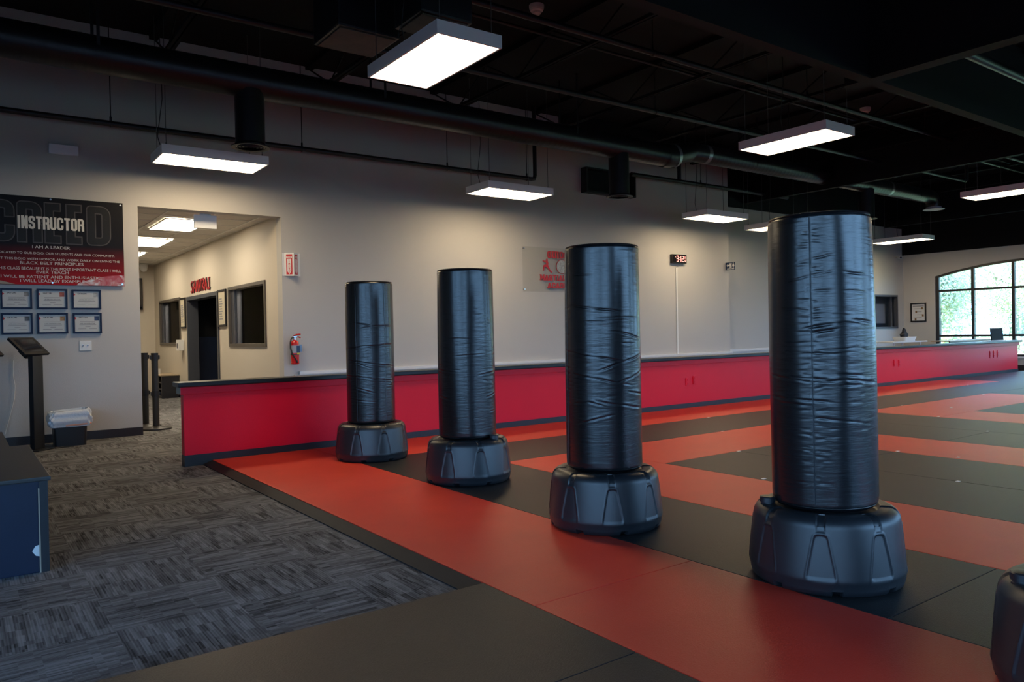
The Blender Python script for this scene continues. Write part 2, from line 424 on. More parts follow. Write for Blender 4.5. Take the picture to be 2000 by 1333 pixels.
# corridor beyond the opening
struct('wall_corridor_end', MB().box(.3, 8.2, 19.153, 19.35, 0, 3.0), M['wall_warm'])
struct('wall_corridor_west', MB().box(.3, .5, YW + .2, 19.153, 0, 3.0), M['wall_warm'])
W1 = (16.63, 18.59, 1.09, 2.08); W2 = (11.28, 13.18, 1.07, 2.067); D1 = (13.8, 16.03, 0, 2.045)
w = MB(); xa, xb = XC, XC + .16
for a, b in ((YW + .2, W2[0]), (W2[1], D1[0]), (D1[1], W1[0]), (W1[1], 19.153)): w.box(xa, xb, a, b, 0, 2.96)
for q in (W1, W2): w.box(xa, xb, q[0], q[1], 0, q[2]).box(xa, xb, q[0], q[1], q[3], 2.96)
w.box(xa, xb, D1[0], D1[1], D1[3], 2.96)
struct('wall_corridor_east', w, M['wall_warm'])
struct('baseboard_corridor', MB().box(XC - .012, XC, YW + .2, D1[0], 0, .1).box(XC - .012, XC, D1[1], 19.153, 0, .1), M['base_black'])
ce = MB()
for i in range(6):
    for j in range(15):
        x0, y0 = .5 + .61 * i, YW + .2 + .61 * j
        ce.box(x0 + .008, min(x0 + .602, XC) if x0 < XC - .05 else x0 + .602, y0 + .008, min(y0 + .602, 19.15), 2.945, 2.965)
cei = struct('ceiling_corridor', ce, M['tile'])
g = MB().box(.3, 8.2, YW + .2, 19.3, 2.966, 3.0)
for i in range(7): g.box(.5 + .61 * i - .012, .5 + .61 * i + .012, YW + .2, 19.15, 2.938, 2.966)
for j in range(15): g.box(.5, XC, YW + .2 + .61 * j - .012, YW + .2 + .61 * j + .012, 2.938, 2.966)
struct('ceiling_grid', g, M['grid'], cei)
# rooms behind the corridor wall
struct('wall_rooms_east', MB().box(8.0, 8.2, YW + .2, 19.35, 0, 3.0), M['beige_in'])
struct('partition_1', MB().box(xb, 8.0, 13.35, 13.5, 0, 2.96), M['beige_in'])
struct('partition_2', MB().box(xb, 8.0, 16.2, 16.35, 0, 1.25), M['navy'])
struct('partition_3', MB().box(xb, 8.0, 16.2, 16.35, 1.25, 2.96), M['black_paint'])
struct('partition_4', MB().box(xb, 8.0, 18.75, 18.9, 0, 2.96), M['beige_in'])
for nm, q in (('window_20', W1), ('window_21', W2)):
    fr = MB(); d = .05
    fr.box(xa - .02, xb, q[0], q[0] + d, q[2], q[3]).box(xa - .02, xb, q[1] - d, q[1], q[2], q[3]).box(xa - .02, xb, q[0], q[1], q[3] - d, q[3]).box(xa - .02, xb, q[0], q[1], q[2], q[2] + d)
    wo = struct(nm, fr, M['brown_frame'])
    struct('pane', MB().box(XC + .10, XC + .106, q[0] + d, q[1] - d, q[2] + d, q[3] - d), M['glass_dark'], wo)
    struct('mullion', MB().box(XC + .06, XC + .15, q[1] - .26, q[1] - .22, q[2] + d, q[3] - d).box(XC + .02, XC + .1, q[1] - .22, q[1] - d, q[2] + d, q[3] - d), M['grey_frame'], wo)
fr = MB(); d = .07
fr.box(xa - .025, xb + .02, D1[0], D1[0] + d, 0, D1[3]).box(xa - .025, xb + .02, D1[1] - d, D1[1], 0, D1[3]).box(xa - .025, xb + .02, D1[0], D1[1], D1[3] - d, D1[3])
do = struct('door_1', fr, M['grey_frame'])
# a dark door and a framed picture in the room behind the corridor window
do2 = struct('door_2', MB().bbox(4.145, 4.95, 13.30, 13.35, 0, 1.87, .004), M['grey_frame'])
struct('door_handle', MB().cyl((4.21, 13.30, 1.5), (4.21, 13.25, 1.5), .012).cyl((4.21, 13.255, 1.42), (4.21, 13.255, 1.52), .01), M['chrome'], do2)

# ------------------------------------------------------------------ low red wall
HX0, HX1 = 1.71, 20.69
hw = struct('wall_half', MB().box(HX0, HX1, YH, YH + .105, 0, .755), M['red_wall'])
struct('ledge_trim', MB().bbox(HX0 - .03, HX1 + .02, YH - .032, YH + .13, .684, .756, .004), M['red_wall'], hw)
struct('ledge_end', MB().box(HX0 - .034, HX0 - .0295, YH - .028, YH + .126, .688, .752), M['trim_end'], hw)
struct('cap', MB().bbox(HX0 - .06, HX1 + .05, YH - .085, YH + .16, .755, .80, .009), M['cap'], hw)
struct('baseboard', MB().box(HX0 - .004, HX1, YH - .011, YH, 0, .105).box(HX0 - .004, HX0, YH - .011, YH + .105, 0, .105), M['base_black'], hw)
def red_plate(x, z, wd, ht, label):
    t = thing('outlet_cover', label, 'wall outlet', (x, YH - .002, z - ht / 2))
    obj('plate', MB().bbox(x - wd / 2, x + wd / 2, YH - .012, YH - .001, z - ht / 2, z + ht / 2, .003), M['red_wall'], t)
    for dz in (-.027, .027): obj('socket', MB().bbox(x - .017, x + .017, YH - .016, YH - .011, z + dz - .016, z + dz + .016, .003), M['red_wall'], t)
red_plate(8.79, .425, .075, .115, 'red painted blank cover low on the red wall, left of its raised neighbour')
red_plate(8.95, .445, .08, .125, 'red painted raised outlet on the low wall between the two nearest punching bags')
red_plate(14.86, .47, .075, .13, 'red painted cover on low wall just right of the nearest punching bag, left of pair')
red_plate(15.05, .46, .085, .13, 'red painted outlet with pale corner just right of the nearest punching bag')
red_plate(19.17, .50, .075, .16, 'red painted outlet near far end of low wall, left one of three')
red_plate(19.37, .50, .075, .16, 'red painted outlet near far end of low wall, middle one of three')
red_plate(19.57, .50, .075, .16, 'red painted outlet near far end of low wall, right one of three')

# ------------------------------------------------------------------ mats
X = [1.955 + i for i in range(18)]; Yr = [7.618, 6.57, 5.57, 4.565, 3.575, 2.585, 1.555, .555, -.44, -1.44, -2.44, -3.44, -4.45]
def mat_piece(x0, x1, y0, y1, m, label):
    g = .0025
    o = obj('floor_mat', MB().bbox(x0 + g, x1 - g, y0 + g, y1 - g, .002, ZM, .003), m, None, label=label, cat='floor mat', group='interlocking martial arts floor mats')
    return o
R_, K_ = M['mat_red'], M['mat_black']
mat_piece(X[0], X[1], 2.553, Yr[0] - .014, R_, 'long red mat between the grey ramp strip and the punching bags')
mat_piece(X[0], X[1], -1.45, 2.553, R_, 'red mat nearest the camera, running out under the photo bottom right of black mats')
mat_piece(X[1], X[2], 1.555, Yr[1], K_, 'black mat under the four punching bags, running up to the low red wall')
mat_piece(X[1], X[2], -1.45, 1.555, K_, 'black mat in the bottom right corner under the cut-off bag base')
mat_piece(X[1], X[15], Yr[1], Yr[0] - .014, R_, 'red mat strip lying along the foot of the low red wall')
mat_piece(X[2], X[15], Yr[2], Yr[1], K_, 'black mat strip second out from the low red wall')
mat_piece(X[2], X[3], -1.45, Yr[2], R_, 'red mat just behind the two nearest punching bags, first of the inner red frame')
mat_piece(X[3], X[6], Yr[3], Yr[2], R_, 'red mat strip third out from the low wall, behind the second nearest bag')
mat_piece(X[3], X[4], -1.45, Yr[3], K_, 'black mat with pointed corner left of and behind the nearest punching bag')
mat_piece(X[4], X[5], Yr[4], Yr[3], K_, 'short black mat hidden mostly behind the nearest punching bag')
mat_piece(X[4], X[5], -1.45, Yr[4], K_, 'black mat right of nearest bag, just below the middle red mat')
mat_piece(X[5], X[6], -1.45, Yr[3], R_, 'red mat crossing the view right of nearest bag, between two black areas')
mat_piece(X[6], X[7], Yr[4], Yr[2], K_, 'black mat above the middle red mat, right of nearest bag, left of short seam')
mat_piece(X[6], X[7], -1.45, Yr[4], K_, 'greenish black mat right of the short seam, above the middle red mat')
mat_piece(X[7], X[8], -1.45, Yr[2], K_, 'greenish black mat just below the pale pink mat at right')
mat_piece(X[8], X[12], Yr[3], Yr[2], R_, 'pinkish red mat strip with pointed tip, far right, third from the low wall')
mat_piece(X[8], X[9], -1.45, Yr[3], R_, 'pale pink mat at the right edge between two dark green mats')
mat_piece(X[9], X[11], -1.45, Yr[3], K_, 'dark green triangle of mat at right edge above the pale pink mat')
mat_piece(X[11], X[12], -1.45, Yr[3], R_, 'pale red mat at right edge beyond the dark green triangle')
mat_piece(X[12], X[15], -1.45, Yr[2], K_, 'grey glaring mat in front of the arched window, nearest the pink mats')
mat_piece(X[15], XW - .03, -1.45, Yr[0] - .014, K_, 'farthest grey mat shining with window light at the end of low wall')
FX = -2.6
mat_piece(FX, X[0], 1.953, 2.94, K_, 'black mat in front of the carpet, at the bottom middle')
mat_piece(FX, X[0], .95, 1.953, K_, 'black mat at the very bottom edge below the seam')
r = MB(); x0, x1 = 1.868, X[0] - .002
ya, yb = 2.945, Yr[0] - .02
r.add([(x0, ya, .001), (x1, ya, .001), (x1, ya, ZM - .003), (x0, ya, .007), (x0, yb, .001), (x1, yb, .001), (x1, yb, ZM - .003), (x0, yb, .007)],
      [(0, 1, 2, 3), (4, 7, 6, 5), (0, 4, 5, 1), (3, 2, 6, 7), (0, 3, 7, 4), (1, 5, 6, 2)])
obj('ramp_edging', r, M['ramp'], label='grey sloped rubber ramp strip between carpet and red mat', cat='ramp edging')
MK = [(7.972, 6.56, 'white tape dash on first black strip edge, left of the nearest bag, farthest back'), (6.999, 5.56, 'white tape dash on upper edge of the red strip left of nearest bag'),
      (5.96, 4.55, 'white tape dash on lower edge of the red strip left of nearest bag'), (5.0, 3.59, 'white tape dash touching left side of the nearest punching bag'),
      (6.994, 3.57, 'white tape dash on lower edge of red mat just right of nearest bag'), (5.95, 2.593, 'white tape dash on seam between two black mats right of nearest bag'),
      (7.033, 3.06, 'faint tape dash on lower edge of red mat, right of the bright one'), (9.994, 4.576, 'white tape dash at the pointed tip where pink and black mats meet'),
      (8.971, 3.6, 'white tape dash on short seam between greenish black mats'), (11.097, 5.59, 'white tape dash just right of nearest bag on far red mat tip'),
      (11.184, 4.95, 'white tape streak in middle of the far pinkish red mat'), (13.535, 5.49, 'white tape dash near far end of the pinkish red strip'),
      (15.533, 6.57, 'farthest white tape dash, on bluish strip by the low wall'), (12.018, 4.586, 'white tape dash on top edge of the dark green mat triangle')]
for x, y, l in MK:
    obj('tape_marker', MB().bbox(x - .019, x + .019, y - .012, y + .012, ZM, ZM + .0025, .001), M['marker'], label=l, cat='floor tape mark', group='white tape marks at mat corners')

# ------------------------------------------------------------------ punching bags
R0, ZB, ZT = .226, .338, 1.668
def crease_field(TH_, ZZ, cr):
    off = np.zeros_like(TH_)
    for (t0, z0, t1, z1, wd, dp) in cr:
        a = np.array([t0 * R0, z0]); b = np.array([t1 * R0, z1]); d = b - a; Ln = np.hypot(*d) + 1e-6; d /= Ln; n = np.array([-d[1], d[0]])
        mid = (t0 + t1) / 2
        tt = (TH_ - mid + PI) % (2 * PI) - PI + mid
        s = (tt * R0 - a[0]) * d[0] + (ZZ - a[1]) * d[1]; q = (tt * R0 - a[0]) * n[0] + (ZZ - a[1]) * n[1]
        q = q + .0018 * np.sin(s / Ln * PI) * np.sin(25 * s + a[1] * 40)
        env = np.clip(s / (.3 * Ln), 0, 1) * np.clip((Ln - s) / (.45 * Ln), 0, 1); env = env * env * (3 - 2 * env)
        msk = (env > 0) & (np.abs(q) < 8 * wd)
        off[msk] += (env * dp * (-1.15 * np.exp(-(q / wd) ** 2) + .55 * np.exp(-((q - 2.2 * wd) / (1.8 * wd)) ** 2) + .45 * np.exp(-((q + 2.2 * wd) / (1.8 * wd)) ** 2)))[msk]
    return off

def sleeve(name, parent, cr, seams, bow=.004, seed=1, NT=320, NZ=430):
    rg = np.random.default_rng(seed)
    fil = .034
    zb = np.concatenate([ZB + fil * (1 - np.cos(np.linspace(0, PI / 2, 9)))[:-1], np.linspace(ZB + fil, ZT - fil * .55, NZ), ZT - fil * .55 + fil * .55 * np.sin(np.linspace(0, PI / 2, 8))[1:]])
    rb = np.concatenate([R0 - fil + fil * np.sin(np.linspace(0, PI / 2, 9))[:-1], np.full(NZ, R0), R0 - fil * .55 + fil * .55 * np.cos(np.linspace(0, PI / 2, 8))[1:]])
    th = np.arange(NT + 1) * 2 * PI / NT
    T_, Z_ = np.meshgrid(th, zb); Rr = np.repeat(rb[:, None], NT + 1, 1)
    t = (Z_ - ZB) / (ZT - ZB)
    edge = np.clip(t / .04, 0, 1) * np.clip((1 - t) / .03, 0, 1)
    Rr += bow * np.sin(t * PI) * 1.0 - .004 * t + .006 * np.clip(.25 - t, 0, 1)
    for k in range(5):
        Rr += .0014 * np.cos((k + 2) * T_ + rg.uniform(0, 6.3) + rg.uniform(-3, 3) * t) * edge
    off = crease_field(T_ % (2 * PI), Z_, cr)
    for s in seams:
        d = ((T_ - s + PI) % (2 * PI) - PI) * R0
        off += -.0022 * np.exp(-(d / .0022) ** 2) + .0008 * np.exp(-((np.abs(d) - .008) / .005) ** 2)
    Rr += off * edge
    V = np.stack([Rr * np.cos(T_), Rr * np.sin(T_), Z_], -1)
    nr = len(zb); ids = np.arange(nr * NT).reshape(nr, NT)
    V = V[:, :NT].reshape(-1, 3)
    a = ids[:-1]; b = np.roll(ids, -1, 1)[:-1]; c = np.roll(ids, -1, 1)[1:]; d = ids[1:]
    F = np.stack([a, b, c, d], -1).reshape(-1, 4)
    me = bpy.data.meshes.new(name)
    faces = F.tolist(); V = V.tolist(); nb = len(V); V += [(0, 0, ZB), (0, 0, ZT + .004)]
    faces += [(int(ids[0, (i + 1) % NT]), int(ids[0, i]), nb) for i in range(NT)] + [(int(ids[-1, i]), int(ids[-1, (i + 1) % NT]), nb + 1) for i in range(NT)]
    me.from_pydata(V, [], faces)
    uv = me.uv_layers.new(name='UVMap'); n4 = len(F) * 4
    U = np.zeros((len(me.loops), 2), np.float32)
    ii = np.arange(NT); t0 = ii / NT; t1 = (ii + 1) / NT
    uu = np.stack([t0, t1, t1, t0], -1)[None].repeat(nr - 1, 0).reshape(-1)
    vv = np.stack([zb[:-1], zb[:-1], zb[1:], zb[1:]], -1)[:, None].repeat(NT, 1).reshape(-1)
    U[:n4, 0] = uu; U[:n4, 1] = vv
    uv.data.foreach_set('uv', U.reshape(-1))
    smooth_mesh(me, 60); me.materials.append(M['vinyl'])
    o = bpy.data.objects.new(name, me); COL.objects.link(o); o.parent = parent; ORG[o.name] = ORG[parent.name]
    return o

def base_mesh():
    P = [(.29, 0), (.318, .002), (.329, .010), (.335, .030), (.338, .055), (.3415, .062), (.342, .075)]
    zz = np.linspace(.085, .285, 46); P += [(.342 - (z - .075) * .085 - .10 * (z - .075) ** 2, z) for z in zz]
    rs = P[-1][0]
    for a in np.linspace(0, PI / 2, 14)[1:]: P.append((rs - .045 * (1 - math.cos(a)) - .004 * math.sin(a), .285 + .055 * math.sin(a)))
    r1 = P[-1][0]
    P += [(r1 - d, .340) for d in (.010, .018, .026, .034)] + [(r1 - .040, .336), (r1 - .046, .326), (r1 - .06, .322), (.12, .325), (.02, .325)]
    P = np.array(P); NT = 512
    th = np.arange(NT) * 2 * PI / NT
    T_, Rr = np.meshgrid(th, P[:, 0]); _, Z_ = np.meshgrid(th, P[:, 1])
    sp = PI / 4; loc = (T_ + sp / 2) % sp - sp / 2
    arc = loc * Rr
    half = np.interp(Z_, [.075, .265], [.060, .024])
    zin = np.minimum(Z_ - .088, .255 - Z_); din = np.minimum(Z_ - .075, .265 - Z_); din = -np.log(np.exp(-130 * np.clip(half - np.abs(arc), -.1, .2)) + np.exp(-130 * np.clip(din, -.1, .2))) / 130 + .003      # signed distance into the panel
    sel = (Z_ > .066) & (Z_ < .285)
    sm = np.clip(din / .006, 0, 1); sm = sm * sm * (3 - 2 * sm)
    rim = np.exp(-((din + .003) / .0035) ** 2)
    Rr = Rr + np.where(sel, -.0045 * sm + .0022 * rim, 0)
    lobe = np.clip((np.abs(arc) - .014) / .007, 0, 1); lobe = lobe * lobe * (3 - 2 * lobe)
    top = np.clip((Z_ - .268) / .018, 0, 1)
    isup = np.arange(len(P))[:, None] < len(P) - 5
    Rr = Rr + np.where(isup, top * (lobe - 1) * .005, 0)
    inner = (np.arange(len(P))[:, None] >= len(P) - 9) & isup
    Z_ = Z_ + np.where(inner, (lobe - 1) * .009, 0) + np.where((~inner) & (Z_ > .3) & isup, (lobe - 1) * .006, 0)
    notch = np.clip((.022 - np.abs(((T_ + sp * .25) % (sp) - sp / 2) * .33)) / .006, 0, 1)
    Rr = Rr - np.where(Z_ < .022, notch * .035, 0)
    V = np.stack([Rr * np.cos(T_), Rr * np.sin(T_), Z_], -1).reshape(-1, 3)
    nr = len(P); ids = np.arange(nr * NT).reshape(nr, NT)
    F = np.stack([ids[:-1], np.roll(ids, -1, 1)[:-1], np.roll(ids, -1, 1)[1:], ids[1:]], -1).reshape(-1, 4).tolist()
    F += [tuple(range(NT - 1, -1, -1)), tuple(range((nr - 1) * NT, nr * NT))]
    me = bpy.data.meshes.new('base'); me.from_pydata(V.tolist(), [], F); smooth_mesh(me, 50); me.materials.append(M['base_plastic'])
    return me
BASE = base_mesh()
def ring(r, z, t, n=96):
    mb = MB(); mb.tube([(r * math.cos(2 * PI * i / n), r * math.sin(2 * PI * i / n), z) for i in range(n + 1)], t, 6, cap=False); return mb

def px_creases(lst, cx, half, ytop, ybot, face):
    out = []
    for seg in lst:
        wd, dp = seg[0]; pts = seg[1:]
        for (x0, y0), (x1, y1) in zip(pts[:-1], pts[1:]):
            f = lambda x, y: (face + math.asin(max(-.98, min(.98, (x - cx) / half))), ZT - (y - ytop) / (ybot - ytop) * (ZT - ZB))
            a, b = f(x0, y0), f(x1, y1); e = .12
            out.append((a[0] - e * (b[0] - a[0]), a[1] - e * (b[1] - a[1]), b[0] + e * (b[0] - a[0]), b[1] + e * (b[1] - a[1]), wd, dp))
    return out
def seam_creases(s, n, seed, zlo=.45, zhi=1.6, dep=(.0002, .0007), ln=(.10, .42)):
    r = random.Random(seed); out = []
    for i in range(n):
        z = r.uniform(zlo, zhi); L_ = r.uniform(*ln); sg = r.choice((-1, 1)); dz = r.uniform(-.012, .012)
        out.append((s + sg * .01, z, s + sg * L_, z + dz, r.uniform(.004, .007), r.uniform(*dep)))
    return out
def rand_creases(n, seed, t0, t1, zlo, zhi, dep=(.0002, .0006)):
    r = random.Random(seed); out = []
    for i in range(n):
        a = r.uniform(t0, t1); z = r.uniform(zlo, zhi); L_ = r.uniform(.15, .55)
        out.append((a, z, a + L_, z + r.uniform(-.015, .015), r.uniform(.005, .009), r.uniform(*dep)))
    return out
N_ = (.0048, .0016); S_ = (.0045, .0009)
B3 = [[N_, (1107, 591), (1158, 599), (1208, 606)], [S_, (1155, 618), (1243, 616)], [S_, (1135, 624), (1225, 621)], [N_, (1191, 643), (1245, 659)], [S_, (1207, 666), (1232, 666)],
      [N_, (1111, 683), (1160, 692), (1210, 700)], [N_, (1242, 688), (1205, 703), (1161, 718)], [N_, (1113, 724), (1155, 732), (1199, 741)], [N_, (1199, 741), (1225, 732), (1247, 720)], [S_, (1208, 743), (1226, 748)],
      [N_, (1219, 759), (1247, 768)], [N_, (1116, 782), (1144, 778), (1173, 784)], [N_, (1159, 776), (1202, 783), (1244, 794)], [N_, (1122, 820), (1195, 801)], [S_, (1105, 557), (1124, 557)], [S_, (1110, 533), (1160, 534)]]
for y in (598, 622, 650, 683, 714, 725, 757, 783, 818): B3.append([N_, (1096, y - 3), (1108, y)])
B4 = [[S_, (1545, 541), (1593, 530), (1640, 521)], [N_, (1655, 526), (1697, 530)], [N_, (1515, 725), (1559, 733), (1590, 736)], [N_, (1550, 727), (1593, 730), (1626, 732)],
      [N_, (1596, 738), (1652, 733), (1683, 736)], [N_, (1675, 736), (1708, 741)], [N_, (1640, 722), (1687, 726)], [N_, (1644, 745), (1688, 743)], [N_, (1514, 769), (1546, 773)], [N_, (1530, 780), (1583, 783)], [N_, (1564, 772), (1629, 776)],
      [N_, (1577, 633), (1640, 624), (1685, 626)], [N_, (1594, 641), (1646, 635)], [N_, (1667, 618), (1706, 623)], [S_, (1541, 660), (1593, 660)], [S_, (1600, 676), (1680, 671)], [S_, (1572, 682), (1660, 682)], [S_, (1595, 805), (1700, 822)],
      [S_, (1650, 562), (1700, 565)], [S_, (1596, 560), (1640, 560)], [S_, (1596, 498), (1640, 490)], [S_, (1530, 590), (1580, 596)]]
B1 = [[N_, (687, 628), (725, 634), (762, 635)], [N_, (672, 679), (708, 673), (766, 669)], [N_, (676, 699), (722, 707), (767, 715)], [N_, (674, 730), (724, 734)], [N_, (712, 735), (768, 743)], [N_, (689, 753), (730, 764)], [S_, (745, 748), (768, 753)], [S_, (690, 640), (735, 634)], [S_, (694, 706), (720, 716)], [S_, (680, 775), (735, 782)]]
B2 = [[N_, (858, 716), (894, 721)], [N_, (938, 727), (968, 721)], [N_, (858, 768), (884, 775)], [N_, (950, 771), (969, 763)], [S_, (955, 800), (968, 797)], [S_, (880, 655), (930, 657)], [S_, (890, 690), (950, 686)]]
BAGS = [((3.178, 6.651), B1, (718, 47, 549, 824), (-.55, 0.6), 'free-standing black punching bag farthest from the camera, nearest the corridor opening', .35, .0, 12, 21),
        ((3.285, 5.124), B2, (913, 55, 521, 853), (1.9,), 'free-standing black punching bag second from the left, its grey filler cap at front right', .30, .9, 60, 22),
        ((3.155, 3.395), B3, (1172, 74, 476, 914), (-.93,), 'free-standing black punching bag with long diagonal creases, in front of the red academy sign', .13, 2.6, 22, 23),
        ((3.263, 2.010), B4, (1610, 102, 408, 992), (-.165,), 'largest and nearest complete punching bag, with a vertical seam down its front', -.06, -1.25, 130, 24),
        ((2.88, .79), [], (2100, 100, 400, 1000), (.2,), 'cut-off black bag base in the bottom right corner of the photo', .1, -1.15, 20, 25)]
for i, ((cx, cy), cl, pr, seams, label, rot, capang, nsm, seed) in enumerate(BAGS):
    face = math.atan2(-cy, -cx)
    t = thing('punching_bag', label, 'punching bag', (cx, cy, ZM), 'free-standing punching bags in a row on the mats')
    cr = px_creases(cl, pr[0], pr[1], pr[2], pr[3], face % (2 * PI))
    sm = [(face + (math.asin(s) if abs(s) < 1 else s)) % (2 * PI) for s in seams]
    f2 = face % (2 * PI)
    cr += seam_creases(sm[0], nsm, seed)
    cr += rand_creases({0: 12, 1: 60, 2: 8, 3: 30, 4: 10}[i], seed + 50, f2 - 1.6, f2 + 1.2, .6 if i != 1 else .75, 1.5 if i != 1 else 1.35)
    hi = i < 4
    sl = sleeve('vinyl_sleeve', t, cr, sm, seed=seed, NT=320 if hi else 128, NZ=430 if hi else 120)
    lean = [(.0, .0), (.0, .0), (.004, 0), (-.006, 0), (0, 0)][i]
    rv = np.array([math.cos(face + PI / 2), math.sin(face + PI / 2)])      # towards image right
    sl.rotation_euler = (-lean[0] * rv[1], lean[0] * rv[0], 0)
    o_ = ORG[t.name]
    def lp(mb): mb.v = [(a + o_[0], b + o_[1], c + o_[2]) for a, b, c in mb.v]; return mb
    pi_ = obj('top_piping', lp(ring(R0 - .012, ZT - .001, .0055)), M['vinyl_dark'], sl, True)
    obj('bottom_piping', lp(ring(R0 - .0045, ZB + .020, .0038)), M['vinyl_dark'], sl, True)
    for s in sm:
        obj('seam_thread', lp(MB().tube([((R0 + .0015) * math.cos(s), (R0 + .0015) * math.sin(s), ZB + .03 + k * (ZT - ZB - .05) / 12) for k in range(13)], .0011, 5)), M['stitch'], sl)
    b = bpy.data.objects.new('base', BASE); COL.objects.link(b); b.parent = t; b.rotation_euler = (0, 0, face + rot); ORG[b.name] = ORG[t.name]
    obj('neck', lp(MB().lathe([(.14, .322), (.14, .337), (.17, .338), (.175, .341)], n=48)), M['rubber'], t, True)
    if capang:
        a = face + capang; cxx, cyy = .262 * math.cos(a), .262 * math.sin(a)
        kn = MB().lathe([(.033, .318), (.033, .338), (.030, .340), (.030, .345), (.036, .347), (.036, .368), (.032, .372), (.012, .374)], (cxx, cyy, 0), 28)
        obj('filler_cap', lp(kn), M['base_plastic'], t, True)

# ------------------------------------------------------------------ pendant lights
def pendant(cx, cy, z, lx, ly, label):
    t = thing('pendant_light', label, 'ceiling light', (cx, cy, z), 'hanging fluorescent panel lights')
    h = .105; x0, x1, y0, y1 = cx - lx / 2, cx + lx / 2, cy - ly / 2, cy + ly / 2; e = .018
    mb = MB()
    mb.box(x0, x1, y0, y0 + e, z, z + h).box(x0, x1, y1 - e, y1, z, z + h).box(x0, x0 + e, y0 + e, y1 - e, z, z + h).box(x1 - e, x1, y0 + e, y1 - e, z, z + h).box(x0 + e, x1 - e, y0 + e, y1 - e, z + h - .01, z + h)
    obj('housing', mb, M['fixture'], t)
    obj('diffuser', MB().box(x0 + e + .002, x1 - e - .002, y0 + e + .002, y1 - e - .002, z + .012, z + .02), M['panel_far' if cx == 14.07 else 'panel_light'], t)
    k = .06
    for a, b in ((x0 + k, y0 + k), (x1 - k, y0 + k), (x0 + k, y1 - k), (x1 - k, y1 - k)):
        obj('cable', MB().cyl((a, b, z + h), (a, b, 5.09), .004, n=6).cyl((a, b, z + h), (a, b, z + h + .03), .008, n=6), M['cable'], t)
    obj('power_cord', MB().tube([(x0 + k, cy, z + h), (x0 + .02, cy, z + h + .15), (x0 + k + .02, cy, z + h + .6), (x0 + k, cy, 5.09)], .005, 6), M['rubber'], t)
LT = [(3.325, 5.64, 3.52, .61, 1.22, 'largest hanging panel light, top centre, beside the black wrapped duct boxes'),
      (2.53, 9.60, 3.33, 1.22, .61, 'hanging panel light above the corridor opening, partly behind a duct outlet'),
      (6.89, 9.41, 3.33, 1.22, .61, 'hanging panel light along the grey wall above the red academy sign'),
      (8.47, 5.55, 3.5, .61, 1.22, 'hanging panel light right of centre, above the nearest punching bag'),
      (11.85, 9.50, 3.33, 1.22, .61, 'hanging panel light above the red digital clock'),
      (14.07, 9.66, 3.33, .61, 1.22, 'hanging panel light half hidden by top of the nearest punching bag, left side'),
      (19.36, 9.68, 3.33, .61, 1.28, 'farthest hanging panel light, in front of the window wall'),
      (14.93, 5.62, 3.48, .61, 1.3, 'hanging panel light cut off by the right edge of the photo')]
LT += [(20.7, 5.6, 3.45, .61, 1.22, 'added panel light unseen beyond the right edge, brightening the far mats'), (14.95, 1.4, 3.45, .61, 1.22, 'added panel light unseen beyond the right edge, brightening the middle mats')]  # two unseen lamps added to brighten the mats at right
for a in LT: pendant(*a)

# ------------------------------------------------------------------ ducts and ceiling services
YD = 8.85
def spiral(mb, x0, x1, z, r, n=40, pitch=.11):
    xs = np.arange(x0, x1, pitch / 6)
    v = []; f = []
    for i, x in enumerate(xs):
        for k in range(n):
            a = 2 * PI * k / n; ph = ((x / pitch) - k / n) % 1.0
            rr = r + .0035 * math.exp(-((ph - .5) / .06) ** 2)
            v.append((x, YD + rr * math.cos(a), z + rr * math.sin(a)))
    for i in range(len(xs) - 1):
        for k in range(n): f.append((i * n + k, i * n + (k + 1) % n, (i + 1) * n + (k + 1) % n, (i + 1) * n + k))
    return mb.add(v, f)
du = thing('spiral_duct', 'long black round spiral duct running under the ceiling along the grey wall', 'air duct', (8, YD, 4.0))
obj('main_run', spiral(MB(), -4.4, 9.75, 4.165, .188), M['duct'], du, True)
obj('narrow_run', spiral(MB(), 10.35, 19.0, 4.307, .163), mat('narrow_duct_metal', (.05, .05, .055), .32, metal=.7), du, True)  # lighter and more metallic tone than the main run
rd = MB(); v = []; n = 40
for x, z, r in ((9.70, 4.165, .202), (9.87, 4.165, .202), (10.25, 4.275, .173), (10.38, 4.307, .168)):
    for k in range(n):
        a = 2 * PI * k / n; v.append((x, YD + r * math.cos(a), z + r * math.sin(a)))
rd.add(v, [(i * n + k, i * n + (k + 1) % n, (i + 1) * n + (k + 1) % n, (i + 1) * n + k) for i in range(3) for k in range(n)])
obj('reducer', rd, M['duct'], du, True)
for x, z, r in ((10.72, 4.307, .167), (17.0, 4.307, .167)):
    obj('joint_band', MB().cyl((x, YD, z), (x + .09, YD, z), r, n=40, cap=False), M['tape'], du, True)
obj('joint_band', MB().cyl((9.90, YD, 4.172), (9.97, YD, 4.19), .204, .199, n=40, cap=False), M['tape'], du, True)
for x, zt, zb in ((2.78, 4.05, 3.40), (8.66, 4.05, 3.36), (16.15, 4.2, 3.55)):
    d = obj('outlet_drop', MB().lathe([(.165, zb + .01), (.165, zt)], (x, YD, 0), 32), M['duct'], du, True)
    df = MB().lathe([(.165, zb + .05), (.172, zb + .03), (.215, zb + .012), (.215, zb), (.17, zb + .006)], (x, YD, 0), 40, cap=False)
    for q in (.14, .105, .07, .035): df.lathe([(q, zb), (q + .014, zb + .03), (q + .010, zb + .03), (q - .004, zb)], (x, YD, 0), 32, cap=False)
    for k in range(12):
        a = k * PI / 6; df.cyl((x, YD, zb + .012), (x + .17 * math.cos(a), YD + .17 * math.sin(a), zb + .012), .004, n=5)
    obj('diffuser', df, M['black_metal'], d, True)
